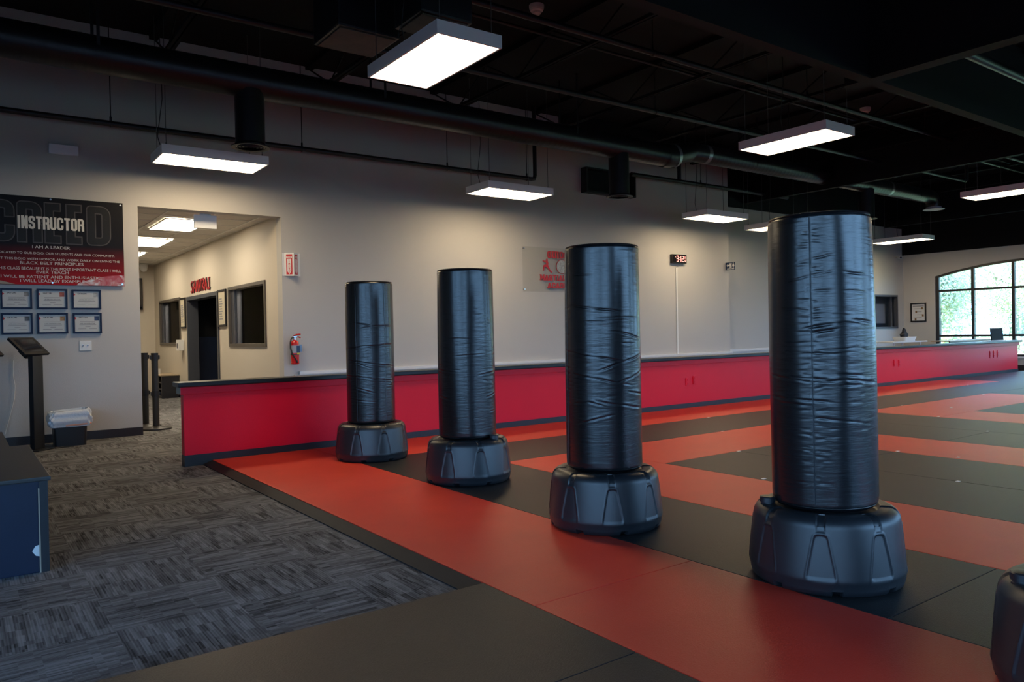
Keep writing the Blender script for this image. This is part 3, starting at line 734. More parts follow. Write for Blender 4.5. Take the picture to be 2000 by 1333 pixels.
el = MB(); pts = [(18.98 + .25 * math.sin(a), YD, 4.307 - .25 * (1 - math.cos(a))) for a in np.linspace(0, PI / 2, 9)]
el.tube(pts, .165, 32, cap=False)
e_ = obj('elbow', el, M['duct'], du, True)
obj('bell_mouth', MB().lathe([(.165, 4.07), (.18, 4.03), (.235, 4.015), (.235, 4.005), (.2, 4.005)], (19.23, YD, 0), 40), M['fixture'], e_, True)
for x in (-1.5, 1.2, 4.4, 7.6, 12.0, 15.0, 18.2):
    for sy in (-1, 1):
        obj('hanger_strap', MB().box(x, x + .03, YD + sy * .205 - .002, YD + sy * .205 + .002, 4.2, 5.1), M['black_metal'], du)
# boxed ducts dropping from the roof
def boxduct(x0, x1, y0, y1, zb, label):
    t = thing('box_duct', label, 'air duct', ((x0 + x1) / 2, (y0 + y1) / 2, zb))
    obj('wrapped_sides', MB().bbox(x0, x1, y0, y1, zb + .012, 5.1, .02), M['black_metal'], t)
    obj('bottom_panel', MB().bbox(x0 + .03, x1 - .03, y0 + .03, y1 - .03, zb, zb + .014, .004), mat('bare_duct_board', (.05, .038, .03), .7, vary=.3, vscale=6), t)
boxduct(2.83, 3.45, 6.43, 7.02, 4.0, 'wide black wrapped square duct hanging left of the largest panel light')
boxduct(3.22, 3.74, 5.62, 6.1, 3.93, 'black square duct directly above the largest panel light')
# black vent sleeve on the grey wall
t = thing('wall_vent', 'black square vent box on the grey wall behind the middle duct outlet', 'vent', (10.0, YW, 3.76))
obj('sleeve', MB().box(9.36, 9.39, YW - .16, YW, 3.77, 4.23).box(10.6, 10.63, YW - .16, YW, 3.77, 4.23).box(9.36, 10.63, YW - .16, YW, 4.2, 4.23).box(9.36, 10.63, YW - .16, YW, 3.77, 3.80), M['black_metal'], t)
obj('grille', MB().box(9.39, 10.6, YW - .02, YW - .005, 3.8, 4.2), M['black_paint'], t)
# sprinkler pipes
def pipe(name, label, pts, r, rods, m=None):
    t = thing(name, label, 'pipe', pts[0])
    obj('pipe', MB().tube(pts, r, 12), m or M['black_metal'], t, True)
    for x, y, z in rods:
        obj('hanger_rod', MB().cyl((x, y, z), (x, y, 5.09), .006, n=6).tube([(x, y + (r + .006) * math.cos(a), z + (r + .006) * math.sin(a)) for a in np.linspace(0, 2 * PI, 13)], .005, 5).cyl((x, y, z + r), (x, y, z + r + .05), .014, n=8), M['black_metal'], t)
yp, zp = 10.3, 3.84
pipe('sprinkler_pipe', 'black sprinkler pipe along upper grey wall at left, ending in an upturn', [(-2.9, yp, zp), (8.0, yp, zp), (8.06, yp, zp + .01), (8.08, yp, zp + .07), (8.08, yp, 5.09)], .034,
     [(x, yp, zp) for x in (-1.0, 1.56, 3.95, 6.32, 7.9)])
pipe('sprinkler_pipe', 'black sprinkler pipe along upper grey wall at right, above the clock', [(10.4, yp, 4.18), (15.4, yp, 4.18)], .04, [(12.4, yp, 4.18), (14.6, yp, 4.18)])
pipe('sprinkler_pipe', 'black vertical riser pipe on the wall above the red clock', [(11.75, yp, 4.22), (11.75, yp, 5.09)], .04, [])
pipe('sprinkler_pipe', 'black ceiling pipe crossing above the largest light, nearer the grey wall', [(-2.9, 7.75, 4.4), (18.2, 7.68, 4.4), (18.25, 7.68, 4.42), (18.25, 7.68, 5.09)], .036, [(x, 7.71, 4.4) for x in (1.0, 4.6, 8.3, 11.6, 15.0)])
pipe('sprinkler_pipe', 'black ceiling pipe running right above the hanging light at right of centre', [(-4.4, 6.3, 4.53), (21.5, 6.4, 4.53)], .036, [(x, 6.34, 4.53) for x in (1.0, 4.0, 6.8, 10.0, 13.5, 17.0)])
pipe('sprinkler_pipe', 'thin black conduit high under the roof beyond the largest light', [(-4.4, 7.25, 4.85), (21.5, 7.25, 4.85)], .02, [])
pipe('sprinkler_pipe', 'grey black pipe leaving the dark cross beam at upper right', [(8.35, 3.55, 4.0), (16.0, 3.55, 4.0)], .05, [(x, 3.55, 4.0) for x in (10.5, 13.0)], M['duct'])
pipe('sprinkler_pipe', 'short thin pipe in the roof at far right near the window wall', [(15.0, 7.0, 4.6), (19.5, 7.0, 4.6)], .03, [(16.0, 7.0, 4.6), (19.0, 7.0, 4.6)], M['duct'])
# roof framing
def joist(name, x):
    mb = MB(); y0, y1 = -4.5, 10.5
    mb.box(x - .05, x + .05, y0, y1, 5.03, 5.1).box(x - .045, x - .01, y0, y1, 4.62, 4.66).box(x + .01, x + .045, y0, y1, 4.62, 4.66)
    n = 20; pts = [(x, y0 + (y1 - y0) * k / n, 4.64 if k % 2 else 5.05) for k in range(n + 1)]
    for a, b in zip(pts[:-1], pts[1:]): mb.cyl(a, b, .012, n=5)
    struct(name, mb, M['black_paint'])
for k in range(12): joist('beam_%d' % (k + 1), -2.0 + 2.05 * k)
struct('beam_20', MB().box(-3.0, 8.15, 4.42, 4.5, 3.93, 5.1).box(-3.0, 8.15, 4.36, 4.5, 3.90, 3.93).box(8.25, XW - .06, 4.42, 4.5, 3.93, 5.1).box(8.25, XW - .06, 4.36, 4.5, 3.90, 3.93), M['black_paint'])
struct('beam_21', MB().box(8.15, 8.25, -4.5, 4.7, 3.93, 5.1).box(8.1, 8.3, -4.5, 4.7, 3.90, 3.93), M['black_paint'])
struct('beam_22', MB().box(14.5, 14.62, 4.5, 10.9, 4.05, 4.22).box(14.54, 14.58, 4.5, 10.9, 4.22, 5.1), M['black_paint'])
struct('beam_23', MB().box(20.6, 20.75, -4.5, 10.8, 3.9, 4.05), M['black_paint'])
struct('beam_24', MB().box(8.85, 13.6, 10.3, YW, 4.85, 5.1), M['black_paint'])
for x, y, l in ((5.65, 7.11, 'round beige smoke detector under the dark roof, top centre'), (13.17, 7.21, 'round beige smoke detector above the light at right of centre')):
    t = thing('smoke_detector', l, 'smoke detector', (x, y, 4.98))
    obj('mount', MB().lathe([(.085, 5.05), (.09, 5.07), (.09, 5.1)], (x, y, 0), 28), M['white'], t, True)
    obj('body', MB().lathe([(.02, 4.985), (.035, 4.985), (.05, 5.0), (.052, 5.02), (.075, 5.03), (.08, 5.05)], (x, y, 0), 28), M['white'], t, True)

# ------------------------------------------------------------------ things on the grey wall
t = thing('creed_banner', 'black and red printed creed banner screwed to the wall left of the opening', 'banner', (.934, YW, 1.885))
SX0, SX1, SZ0, SZ1 = .163, 1.705, 1.885, 2.922
obj('panel', MB().box(SX0, SX1, YW - .034, YW - .026, SZ0, SZ1), M['creed'], t)
lb = MB(); lo_ = MB()
GLY = {'C': [[(1, .63, 0), (1, 1, 1), (0, 1, 1), (0, 0, 1), (1, 0, 1), (1, .37, 0)]], 'R': [[(0, -.2, 0), (0, 1, 0), (1, 1, 1), (1, .5, 1), (.35, .5, 0)], [(.62, .5, 0), (1, .42, 1), (1, -.2, 0)]],
       'E': [[(0, -.2, 0), (0, 1.2, 0)], [(0, 1, 0), (1.15, 1, 0)], [(0, .5, 0), (.98, .5, 0)], [(0, 0, 0), (1.15, 0, 0)]], 'D': [[(0, -.0, 0), (0, 1, 0), (1, 1, 1), (1, 0, 1), (0, 0, 0), (0, .2, 0)]],
       'I': [[(.5, -.2, 0), (.5, 1.2, 0)]], 'N': [[(0, -.2, 0), (0, 1.2, 0)], [(1, -.2, 0), (1, 1.2, 0)], [(.1, 1.1, 0), (.9, -.1, 0)]], 'T': [[(.5, -.2, 0), (.5, 1, 0)], [(-.2, 1, 0), (1.2, 1, 0)]],
       'U': [[(0, 1.2, 0), (0, 0, 1), (1, 0, 1), (1, 1.2, 0)]], 'O': [[(0, .5, 0), (0, 1, 1), (1, 1, 1), (1, 0, 1), (0, 0, 1), (0, .5, 0)]], 'G': [[(1, .66, 0), (1, 1, 1), (0, 1, 1), (0, 0, 1), (1, 0, 1), (1, .45, 0), (.55, .45, 0)]], 'L': [[(0, -.2, 0), (0, 1.2, 0)], [(0, 0, 0), (1.15, 0, 0)]],
       'M': [[(0, -.2, 0), (0, 1.2, 0)], [(1, -.2, 0), (1, 1.2, 0)], [(.05, 1.0, 0), (.5, .3, 0)], [(.95, 1.0, 0), (.5, .3, 0)]], 'A': [[(-.1, -.2, 0), (.5, 1.05, 0)], [(1.1, -.2, 0), (.5, 1.05, 0)], [(.25, .28, 0), (.75, .28, 0)]],
       'Y': [[(-.05, 1.2, 0), (.5, .5, 0)], [(1.05, 1.2, 0), (.5, .5, 0)], [(.5, .5, 0), (.5, -.2, 0)]], "'": [[(.5, 1.2, 0), (.5, .75, 0)]], 'S': [[(1, .68, 0), (1, 1, 1), (0, 1, 1), (0, .56, 1), (1, .44, 1), (1, 0, 1), (0, 0, 1), (0, .32, 0)]]}
def block(mb, ch, x0, x1, z0, z1, t, w0, grow=0.0, dep=.0012):
    W_, H_ = x1 - x0 - t, z1 - z0 - t; cnt = [0]
    def up():
        cnt[0] += 1; return dep + .00005 * cnt[0]
    for path in GLY[ch]:
        P = [(Vector((x0 + t / 2 + max(-t / 2 / W_, min(1 + t / 2 / W_, a)) * W_, z0 + t / 2 + max(-t / 2 / H_, min(1 + t / 2 / H_, b)) * H_)), r) for a, b, r in path]
        pts = []
        for k, (p, r) in enumerate(P):
            if r and 0 < k < len(P) - 1:
                a = P[k - 1][0] - p; b = P[k + 1][0] - p; q = min(a.length * .5, b.length * .5, t * .85)
                a = p + a.normalized() * q; b = p + b.normalized() * q
                pts += [(1 - u) ** 2 * a + 2 * u * (1 - u) * p + u * u * b for u in [k_ / 6 for k_ in range(7)]]
            else: pts.append(p)
        h = t / 2 + grow
        for k in range(len(pts) - 1):
            a, b = pts[k], pts[k + 1]; d = (b - a)
            if d.length < 1e-6: continue
            d.normalize(); n = Vector((-d.y, d.x))
            e0 = grow if k == 0 else (t / 2 if (k > 0 and len(pts) == len(path) and not path[k][2]) else 0); e1 = grow if k == len(pts) - 2 else 0
            a2 = a - d * e0; b2 = b + d * e1
            mb.prism([tuple(a2 - n * h), tuple(b2 - n * h), tuple(b2 + n * h), tuple(a2 + n * h)], w0, w0 + up(), TN)
        for p in pts[1:-1]: mb.prism([(p.x + h * math.cos(u) * (1 if len(pts) > len(path) else 1), p.y + h * math.sin(u)) for u in np.linspace(0, 2 * PI, 16, endpoint=False)], w0, w0 + up(), TN)
LET = [('C', .265, .57), ('R', .585, .845), ('E', .86, 1.065), ('E', 1.082, 1.285), ('D', 1.30, 1.568)]
for ch, a, b in LET:
    block(lo_, ch, a + .008, b - .008, 2.383, 2.857, .088, .0345, .008)
    block(lb, ch, a + .008, b - .008, 2.383, 2.857, .088, .0375, -.004)
obj('outline_lettering', lo_, M['creed_outline'], t, label='large grey outlined word CREED')
obj('large_lettering', lb, M['creed_letter'], t)
tw = MB(); xx = .591; WD = [.034 if c == 'I' else .066 for c in 'INSTRUCTOR']; gp = (1.274 - .591 - sum(WD)) / 9
for c, wq in zip('INSTRUCTOR', WD):
    block(tw, c, xx, xx + wq, 2.54, 2.69, .0245 if c != 'I' else .026, .0405, .0, .0012); xx += wq + gp
LN = [('I AM A LEADER', .735, 1.122, 2.331), ('I AM DEDICATED TO OUR DOJO, OUR STUDENTS AND OUR COMMUNITY.', .27, 1.60, 2.252), ('I REPRESENT THIS DOJO WITH HONOR AND WORK DAILY ON LIVING THE', .21, 1.655, 2.183),
      ('BLACK BELT PRINCIPLES', .61, 1.258, 2.140), ('I TEACH THIS CLASS BECAUSE IT IS THE MOST IMPORTANT CLASS I WILL', .20, 1.668, 2.074), ('EVER TEACH', .77, 1.10, 2.034),
      ('I WILL BE PATIENT AND ENTHUSIASTIC', .42, 1.44, 1.978), ('I WILL LEAD BY EXAMPLE', .607, 1.268, 1.930)]
for s, a, b, z in LN: text_fit(tw, s, a, b, z - .017, z + .017, .0345, TN, 0, .0012)
obj('white_lettering', tw, M['creed_white'], t, label='small white creed text')
def sw(poly): return MB().prism(poly, .0342, .0348, TN)
obj('swirl_print', sw([(1.18, 1.887), (1.703, 1.887), (1.703, 2.02)] + [(1.703 - .5 * k / 8, 2.02 - .11 * (k / 8) ** 2) for k in range(1, 9)]), M['swirl'], t)
obj('swirl_print', sw([(SX0 + .002, 1.887), (.56, 1.887)] + [(.56 - .39 * k / 8, 1.887 + .07 * math.sin(PI / 2 * k / 8)) for k in range(1, 9)]), M['trim_end'], t)
for x, z in ((.931, 2.9), (1.679, 2.893), (.93, 1.91), (1.68, 1.91), (.19, 2.9), (.19, 1.91)):
    obj('screw', MB().cyl((x, YW - .034, z), (x, YW - .043, z), .014, .011, n=16), M['chrome'], t, True)

# certificates
CE = [(.41, .722, 1.598, 1.838, 'framed certificate reflecting foliage, upper left of the six', 'CERTIFIED LEVEL INSTRUCTOR', (.3, .3, .3)), (.768, 1.083, 1.598, 1.838, 'framed certificate with red photo, upper middle of the six', 'CERTIFIED LEVEL INSTRUCTOR', (.40, .10, .08)),
      (1.128, 1.442, 1.596, 1.836, 'framed certificate with pale photo, upper right of the six', 'CERTIFIED LEVEL INSTRUCTOR', (.4, .42, .45)), (.412, .722, 1.303, 1.551, 'framed certificate with dark photo, lower left of the six', 'LEVEL ONE INSTRUCTOR', (.10, .11, .13)),
      (.766, 1.083, 1.303, 1.551, 'framed certificate with orange and navy photo, lower middle of the six', 'LEVEL ONE INSTRUCTOR', (.40, .22, .10)), (1.134, 1.444, 1.303, 1.551, 'framed certificate with red and navy photo, lower right of the six', 'LEVEL ONE INSTRUCTOR', (.03, .06, .16))]
for x0, x1, z0, z1, l, ttl, pc in CE:
    t = thing('framed_certificate', l, 'framed certificate', ((x0 + x1) / 2, YW, z0), 'six framed certificates in two rows')
    fw = .02; yb_, yf = YW - .004, YW - .028
    f = MB().bbox(x0, x1, yf, yb_, z1 - fw, z1, .003).bbox(x0, x1, yf, yb_, z0, z0 + fw, .003).box(x0 + .001, x0 + fw, yf + .001, yb_, z0 + fw, z1 - fw).box(x1 - fw, x1 - .001, yf + .001, yb_, z0 + fw, z1 - fw)
    obj('frame', f, M['frame_blue'], t)
    pa = obj('paper', MB().box(x0 + fw - .002, x1 - fw + .002, YW - .014, YW - .006, z0 + fw - .002, z1 - fw + .002), M['paper'], t)
    W_ = x1 - x0; H_ = z1 - z0
    tx = MB(); text_fit(tx, 'SATORI', x0 + .2 * W_, x0 + .5 * W_, z1 - .25 * H_, z1 - .18 * H_, .0142, TN, .02, .0006)
    text_fit(tx, ttl, x0 + .24 * W_, x0 + .76 * W_, z0 + .46 * H_, z0 + .50 * H_, .0142, TN, .02, .0006)
    obj('lettering', tx, M['ink'], pa)
    ln = MB()
    for fz, a, b in ((.56, .24, .76), (.41, .22, .80), (.31, .42, .60), (.21, .18, .45), (.21, .55, .82)):
        ln.box(x0 + a * W_, x0 + b * W_, YW - .0147, YW - .0141, z0 + fz * H_, z0 + (fz + .018) * H_)
    obj('fine_print', ln, M['ink_soft'], pa)
    obj('photo', MB().box(x1 - .26 * W_, x1 - .10 * W_, YW - .0147, YW - .0141, z1 - .38 * H_, z1 - .16 * H_), mat('photo_print', pc, .5, vary=.5, vscale=40), pa)
    obj('red_arrow', MB().prism([(x0 + fw, z1 - .33 * H_), (x0 + fw + .02, z1 - .26 * H_), (x0 + fw, z1 - .19 * H_)], .0142, .0147, TN), M['red_print'], pa)
    obj('glazing', MB().box(x0 + fw, x1 - fw, YW - .0205, YW - .019, z0 + fw, z1 - fw), M['acrylic'], t)

t = thing('wall_plate', 'white wall plate with two cable jacks below the certificates', 'wall plate', (1.262, YW, 1.09))
obj('plate', MB().bbox(1.198, 1.328, YW - .009, YW - .001, 1.092, 1.212, .004), M['white'], t)
for x in (1.235, 1.285): obj('jack', MB().cyl((x, YW - .008, 1.155), (x, YW - .022, 1.152), .007, n=10).cyl((x, YW - .008, 1.155), (x, YW - .012, 1.155), .011, n=6), M['chrome'], t, True)
obj('wall_box', MB().bbox(.925, 1.235, YW - .05, YW - .001, 3.455, 3.568, .006), M['fixture'], label='plain white rectangular box high on the wall above the creed banner', cat='wall box')

t = thing('extinguisher_sign', 'white and red folded arrow sign above the fire extinguisher', 'sign', (3.86, YW, 2.07))
zb_, zt_ = 2.075, 2.40
apx = .085; xl, xr = 3.757, 3.955; xm = (xl + xr) / 2 + .008
pl = MB(); pl.prism([(xl, 0), (xr, 0), (xr, .004), (xm, apx), (xl, .004)], zb_, zt_, lambda u, v, z: (u, YW - .002 - v, z))
pl.box(xl - .03, xl, YW - .005, YW - .001, zb_, zt_).box(xr, xr + .03, YW - .005, YW - .001, zb_, zt_)
obj('panel', pl, M['white'], t)
def TL(u, v, w):   # left face, u 0..1
    d = Vector((xm - xl, apx)); nn = Vector((-d.y, d.x)).normalized()
    p = Vector((xl, 0)) + d * u + nn * w; return (p.x, YW - .002 - p.y - .003, v)
def TR_(u, v, w):
    d = Vector((xr - xm, -apx)); nn = Vector((-d.y, d.x)).normalized()
    p = Vector((xm, apx)) + d * u + nn * w; return (p.x, YW - .002 - p.y - .003, v)
for T_ in (TL, TR_):
    a, b = .18, .82
    rb = MB().prism([(a, zb_ + .02), (b, zb_ + .02), (b, zt_ - .02), (a, zt_ - .02)], .0005, .0012, T_)
    obj('red_field', rb, M['red_print'], t)
    wa = MB().prism([(.30, zb_ + .065), (.5, zb_ + .022), (.70, zb_ + .065), (.70, zt_ - .085), (.30, zt_ - .085)], .0012, .0018, T_).prism([(.22, zt_ - .075), (.78, zt_ - .075), (.78, zt_ - .045), (.22, zt_ - .045)], .0012, .0018, T_)
    obj('white_arrow', wa, M['white'], t)
    tx = MB(); text_fit(tx, 'FIRE', .27, .73, zt_ - .072, zt_ - .05, .0018, T_, .02, .0006)
    for k, ch in enumerate('EXTINGUISHER'):
        zc = zt_ - .095 - k * .0165; text_fit(tx, ch, .42, .58, zc - .012, zc, .0018, T_, .02, .0006)
    obj('lettering', tx, M['red_print'], t)

t = thing('fire_extinguisher', 'red fire extinguisher with black hose hung on the grey wall', 'fire extinguisher', (3.85, YW, .82))
ex, ey = 3.852, YW - .078
obj('cylinder', MB().lathe([(.05, .822), (.056, .826), (.058, .836), (.058, 1.115), (.052, 1.14), (.035, 1.158), (.022, 1.165), (.022, 1.172)], (ex, ey, 0), 32), M['ext_red'], t, True)
obj('label_wrap', MB().cyl((ex, ey, .985), (ex, ey, 1.09), .0587, n=32, cap=False), M['label_grey'], t, True)
obj('label_panel', MB().box(ex + .005, ex + .052, ey - .062, ey - .055, .99, 1.085), M['navy_sign'], t)
obj('inspection_tag', MB().box(ex + .05, ex + .085, ey - .05, ey - .047, 1.0, 1.10), M['label_blue'], t)
obj('yellow_label', MB().box(ex + .01, ex + .05, ey - .064, ey - .058, .962, .985), M['yellow'], t)
obj('band', MB().cyl((ex, ey, .955), (ex, ey, .968), .0605, n=32).box(ex - .015, ex + .015, ey, YW, .95, .975), M['rubber'], t, True)
obj('valve', MB().cyl((ex, ey, 1.17), (ex, ey, 1.205), .02, n=16).bbox(ex - .02, ex + .035, ey - .015, ey + .015, 1.2, 1.222, .004), M['chrome'], t, True)
obj('handle', MB().tube([(ex - .02, ey, 1.222), (ex + .03, ey, 1.243), (ex + .085, ey - .01, 1.247)], .009, 8).tube([(ex, ey, 1.215), (ex + .05, ey, 1.213), (ex + .085, ey - .01, 1.195)], .008, 8), M['ext_red'], t, True)
obj('hose', MB().tube([(ex - .02, ey - .01, 1.205), (ex - .055, ey - .02, 1.19), (ex - .075, ey - .03, 1.13), (ex - .075, ey - .035, 1.05), (ex - .06, ey - .05, .98), (ex - .035, ey - .066, .93), (ex - .01, ey - .068, .89), (ex + .012, ey - .066, .85)], [.009] * 5 + [.010, .011, .014], 10), M['rubber'], t, True)
obj('wall_mount', MB().box(ex - .02, ex + .02, ey + .05, YW - .001, .86, 1.12), M['black_metal'], t)

t = thing('academy_sign', 'clear acrylic sign with red martial arts lettering on the grey wall', 'sign', (8.55, YW, 1.92))
AX0, AX1, AZ0, AZ1 = 7.955, 9.50, 1.925, 2.712
obj('acrylic_panel', MB().bbox(AX0, AX1, YW - .032, YW - .026, AZ0, AZ1, .001), M['acrylic'], t)
AC = 8.835
am = MB()
def slab(txt, x0, x1, z0, z1):
    ws = [.5 if c in "I'" else (1.25 if c == 'M' else .45 if c == ' ' else 1.0) for c in txt]; k = (x1 - x0) / (sum(ws) + .16 * (len(txt) - 1)); x = x0
    for c, wq in zip(txt, ws):
        wq *= k; th = (z1 - z0) * .25
        if c != ' ':
            block(am, c, x, x + wq, z0, z1, th, .0325, 0, .004)
            for q, zs in (('IMARY', 0), ('IMUT', 1)):     # slab feet and heads
                if c in q:
                    zz = z0 if zs == 0 else z1 - th * .55
                    for cx_ in ([x + wq / 2] if c in 'ITY' else [x + th * .5, x + wq - th * .5]):
                        if c == 'T': continue
                        am.box(cx_ - th * .8, cx_ + th * .8, YW - .0362, YW - .0325, zz, zz + th * .55)
        x += wq + .16 * k
slab("GUIDO'S", 8.505, 9.16, 2.53, 2.655); slab('MARTIAL ARTS', 8.335, 9.34, 2.13, 2.235); slab('ACADEMY', 8.505, 9.165, 1.995, 2.095)
obj('lettering', am, M['letter_red'], t)
def body(pts): return [(8.39 + a * .21, 2.265 + b * .255) for a, b in pts]
fig = MB()
for poly in ([(.40, .86), (.44, .98), (.52, 1.0), (.58, .92), (.54, .84)], [(.36, .85), (.56, .86), (.66, .62), (.52, .52), (.42, .58)], [(.46, .80), (.05, .86), (.0, .81), (.42, .70)],
             [(.42, .60), (.60, .60), (.58, .42), (.40, .40), (.22, .42), (.14, .12), (.02, .15), (.10, .50), (.20, .56)], [(.56, .60), (.42, .46), (.80, .10), (.98, .0), (1.04, .10), (.86, .18)]):
    fig.prism(body(poly), .0325, .0365 + .0001 * len(fig.v) / 10, TN)
obj('fighter_figure', fig, M['letter_red'], t, label='red kicking fighter silhouette')
em = MB(); ec = (8.835, 2.385); er = .125
em.prism([(ec[0] + er * .93 * math.cos(a), ec[1] + er * .93 * math.sin(a)) for a in np.linspace(0, 2 * PI, 40, endpoint=False)], .0325, .034, TN)
obj('round_emblem', em, mat('emblem_grey', (.36, .38, .38), .5, vary=.5, vscale=30), t)
rr_ = MB(); rr_.tube([TN(ec[0] + er * math.cos(a), ec[1] + er * math.sin(a), .0345) for a in np.linspace(0, 2 * PI, 49)], .0045, 5)
obj('emblem_ring', rr_, M['red_print'], t)
for x, z in ((AX0 + .03, AZ1 - .03), (AX0 + .03, AZ0 + .04), (AX1 - .03, AZ1 - .03), (AX1 - .03, AZ0 + .04)):
    obj('standoff', MB().cyl((x, YW - .001, z), (x, YW - .042, z), .013, n=16), M['chrome'], t, True)

t = thing('digital_clock', 'black digital wall clock with glowing red digits', 'clock', (11.93, YW, 2.58))
CX0, CX1, CZ0, CZ1 = 11.73, 12.15, 2.565, 2.745
obj('housing', MB().bbox(CX0, CX1, YW - .075, YW - .001, CZ0, CZ1, .005), M['black_metal'], t)
obj('screen', MB().box(CX0 + .012, CX1 - .012, YW - .077, YW - .074, CZ0 + .012, CZ1 - .012), M['screen'], t)
SEG = {'9': 'abcdfg', '1': 'bc', '2': 'abged', '3': 'abgcd'}
def digit(mb, ch, x, z, w_, h_, th):
    sg = {'a': (x, x + w_, z + h_ - th, z + h_), 'g': (x, x + w_, z + h_ / 2 - th / 2, z + h_ / 2 + th / 2), 'd': (x, x + w_, z, z + th), 'f': (x, x + th, z + h_ / 2, z + h_), 'b': (x + w_ - th, x + w_, z + h_ / 2, z + h_),
          'e': (x, x + th, z, z + h_ / 2), 'c': (x + w_ - th, x + w_, z, z + h_ / 2)}
    for c in SEG[ch]:
        a, b, c0, c1 = sg[c]; mb.box(a, b, YW - .0785, YW - .0768, c0, c1)
dg_ = MB()
digit(dg_, '9', CX0 + .115, CZ0 + .03, .06, .12, .014); digit(dg_, '1', CX0 + .195, CZ0 + .03, .055, .12, .014); digit(dg_, '2', CX0 + .27, CZ0 + .03, .06, .12, .014)
digit(dg_, '3', CX0 + .352, CZ0 + .095, .026, .045, .006); digit(dg_, '1', CX0 + .34, CZ0 + .03, .022, .045, .006); digit(dg_, '2', CX0 + .37, CZ0 + .03, .026, .045, .006)
for z in (.065, .105): dg_.box(CX0 + .19, CX0 + .202, YW - .0785, YW - .0768, CZ0 + z, CZ0 + z + .014)
dg_.box(CX0 + .07, CX0 + .085, YW - .0785, YW - .0768, CZ0 + .115, CZ0 + .13)
obj('digits', dg_, M['led_red'], t)
obj('cord', MB().tube([(12.02, YW - .02, CZ0), (12.01, YW - .02, CZ0 - .03), (11.93, YW - .018, CZ0 - .06), (11.905, YW - .012, CZ0 - .085)], .004, 6), M['ink_soft'], t)
obj('cable_conduit', MB().bbox(11.885, 11.922, YW - .02, YW - .001, .715, 2.485, .003), M['white'], label='thin white vertical cable cover running down below the digital clock', cat='cable cover')

t = thing('restroom_sign', 'small blue restroom sign standing out from the wall corner', 'sign', (13.49, YW, 2.47))
def TS(u, v, w): return (13.49 - w, YW - u, v)
RW, Z0_, Z1_ = .24, 2.475, 2.64
obj('panel', MB().box(13.488, 13.500, YW - RW, YW, Z0_, Z1_), M['navy_sign'], t)
pg = MB()
pg.prism([(.03, 2.575), (.06, 2.61), (.06, 2.59), (.095, 2.59), (.095, 2.56), (.06, 2.56), (.06, 2.54)], .0022, .003, TS)
for u in (.125, .205):
    pg.prism([(u + .011 * math.cos(a), 2.618 + .011 * math.sin(a)) for a in np.linspace(0, 2 * PI, 12, endpoint=False)], .0022, .003, TS)
pg.prism([(.105, 2.605), (.145, 2.605), (.150, 2.565), (.137, 2.565), (.137, 2.525), (.113, 2.525), (.113, 2.565), (.10, 2.565)], .0022, .003, TS)
pg.prism([(.192, 2.605), (.218, 2.605), (.236, 2.555), (.216, 2.555), (.216, 2.525), (.194, 2.525), (.194, 2.555), (.176, 2.555)], .0022, .003, TS)
pg.prism([(.160, 2.625), (.166, 2.625), (.166, 2.525), (.160, 2.525)], .0022, .003, TS)
obj('pictograms', pg, M['white'], t)
tx = MB(); text_fit(tx, 'RESTROOMS', .04, .225, 2.488, 2.512, .0022, TS, .02, .0008); obj('lettering', tx, M['white'], t)

t = thing('cable_raceway', 'long white raceway bar on the grey wall just above the low red wall', 'cable raceway', (8.7, YW, .63))
obj('channel', MB().bbox(3.92, 13.6, YW - .075, YW - .001, .672, .718, .005), M['white'], t)
obj('back_rail', MB().bbox(3.86, 13.6, YW - .055, YW - .001, .60, .672, .004), M['offwhite'], t)
jn = MB()
for x in (5.9, 7.9, 9.95, 11.6): jn.box(x, x + .25, YW - .066, YW - .054, .612, .655)
obj('splice_plate', jn, M['trim_end'], t)
t = thing('cable_raceway', 'bright white raceway continuing past the wall corner left of the nearest bag', 'cable raceway', (17, YR, .64))
obj('channel', MB().bbox(13.62, 20.2, YR - .08, YR - .002, .69, .745, .005), M['white'], t); obj('back_rail', MB().bbox(13.62, 20.2, YR - .05, YR - .002, .62, .69, .004), M['offwhite'], t)

# ------------------------------------------------------------------ left side: kiosks, bin, bench
def kiosk(cx, cy, ang, label):
    t = thing('tablet_kiosk', label, 'tablet kiosk', (cx, cy, 0), 'black tablet kiosks by the left wall')
    ca, sa = math.cos(ang), math.sin(ang)
    def K(u, v, z): return (cx + u * -sa + v * ca, cy + u * ca + v * sa, z)      # u along the screen width, v towards the user
    obj('floor_plate', MB().bbox(-.15, .15, -.14, .14, 0, .012, .004, T=K), M['black_metal'], t)
    obj('post', MB().bbox(-.075, .075, -.03, .03, .012, 1.055, .012, T=K), M['black_metal'], t, True)
    tl = math.radians(42)
    def P_(u, s, n): return K(u, s * math.cos(tl) + n * math.sin(tl) - .075, 1.15 - s * math.sin(tl) + n * math.cos(tl))
    obj('neck', MB().bbox(-.07, .07, -.03, .09, -.09, -.005, .006, T=P_), M['black_metal'], t)
    hd = obj('tablet_frame', MB().bbox(-.18, .18, -.15, .13, -.012, .018, .006, T=P_), M['black_metal'], t)
    obj('screen', MB().box(-.135, .135, -.11, .09, .0175, .0195, T=P_), M['screen'], hd)
kiosk(.70, 10.0, math.radians(-45), 'black tablet kiosk on a post below the certificates, fully in view')
kiosk(.255, 9.75, math.radians(-45), 'black tablet kiosk cut off by the left edge of the photo')
obj('power_cord', MB().tube([(.52, YW - .015, 1.0), (.515, YW - .018, .82), (.53, YW - .018, .7), (.52, YW - .02, .55), (.47, YW - .03, .35), (.42, YW - .04, .15)], .005, 6), M['offwhite'], label='thin white cord hanging down the wall between the two kiosks', cat='cord')
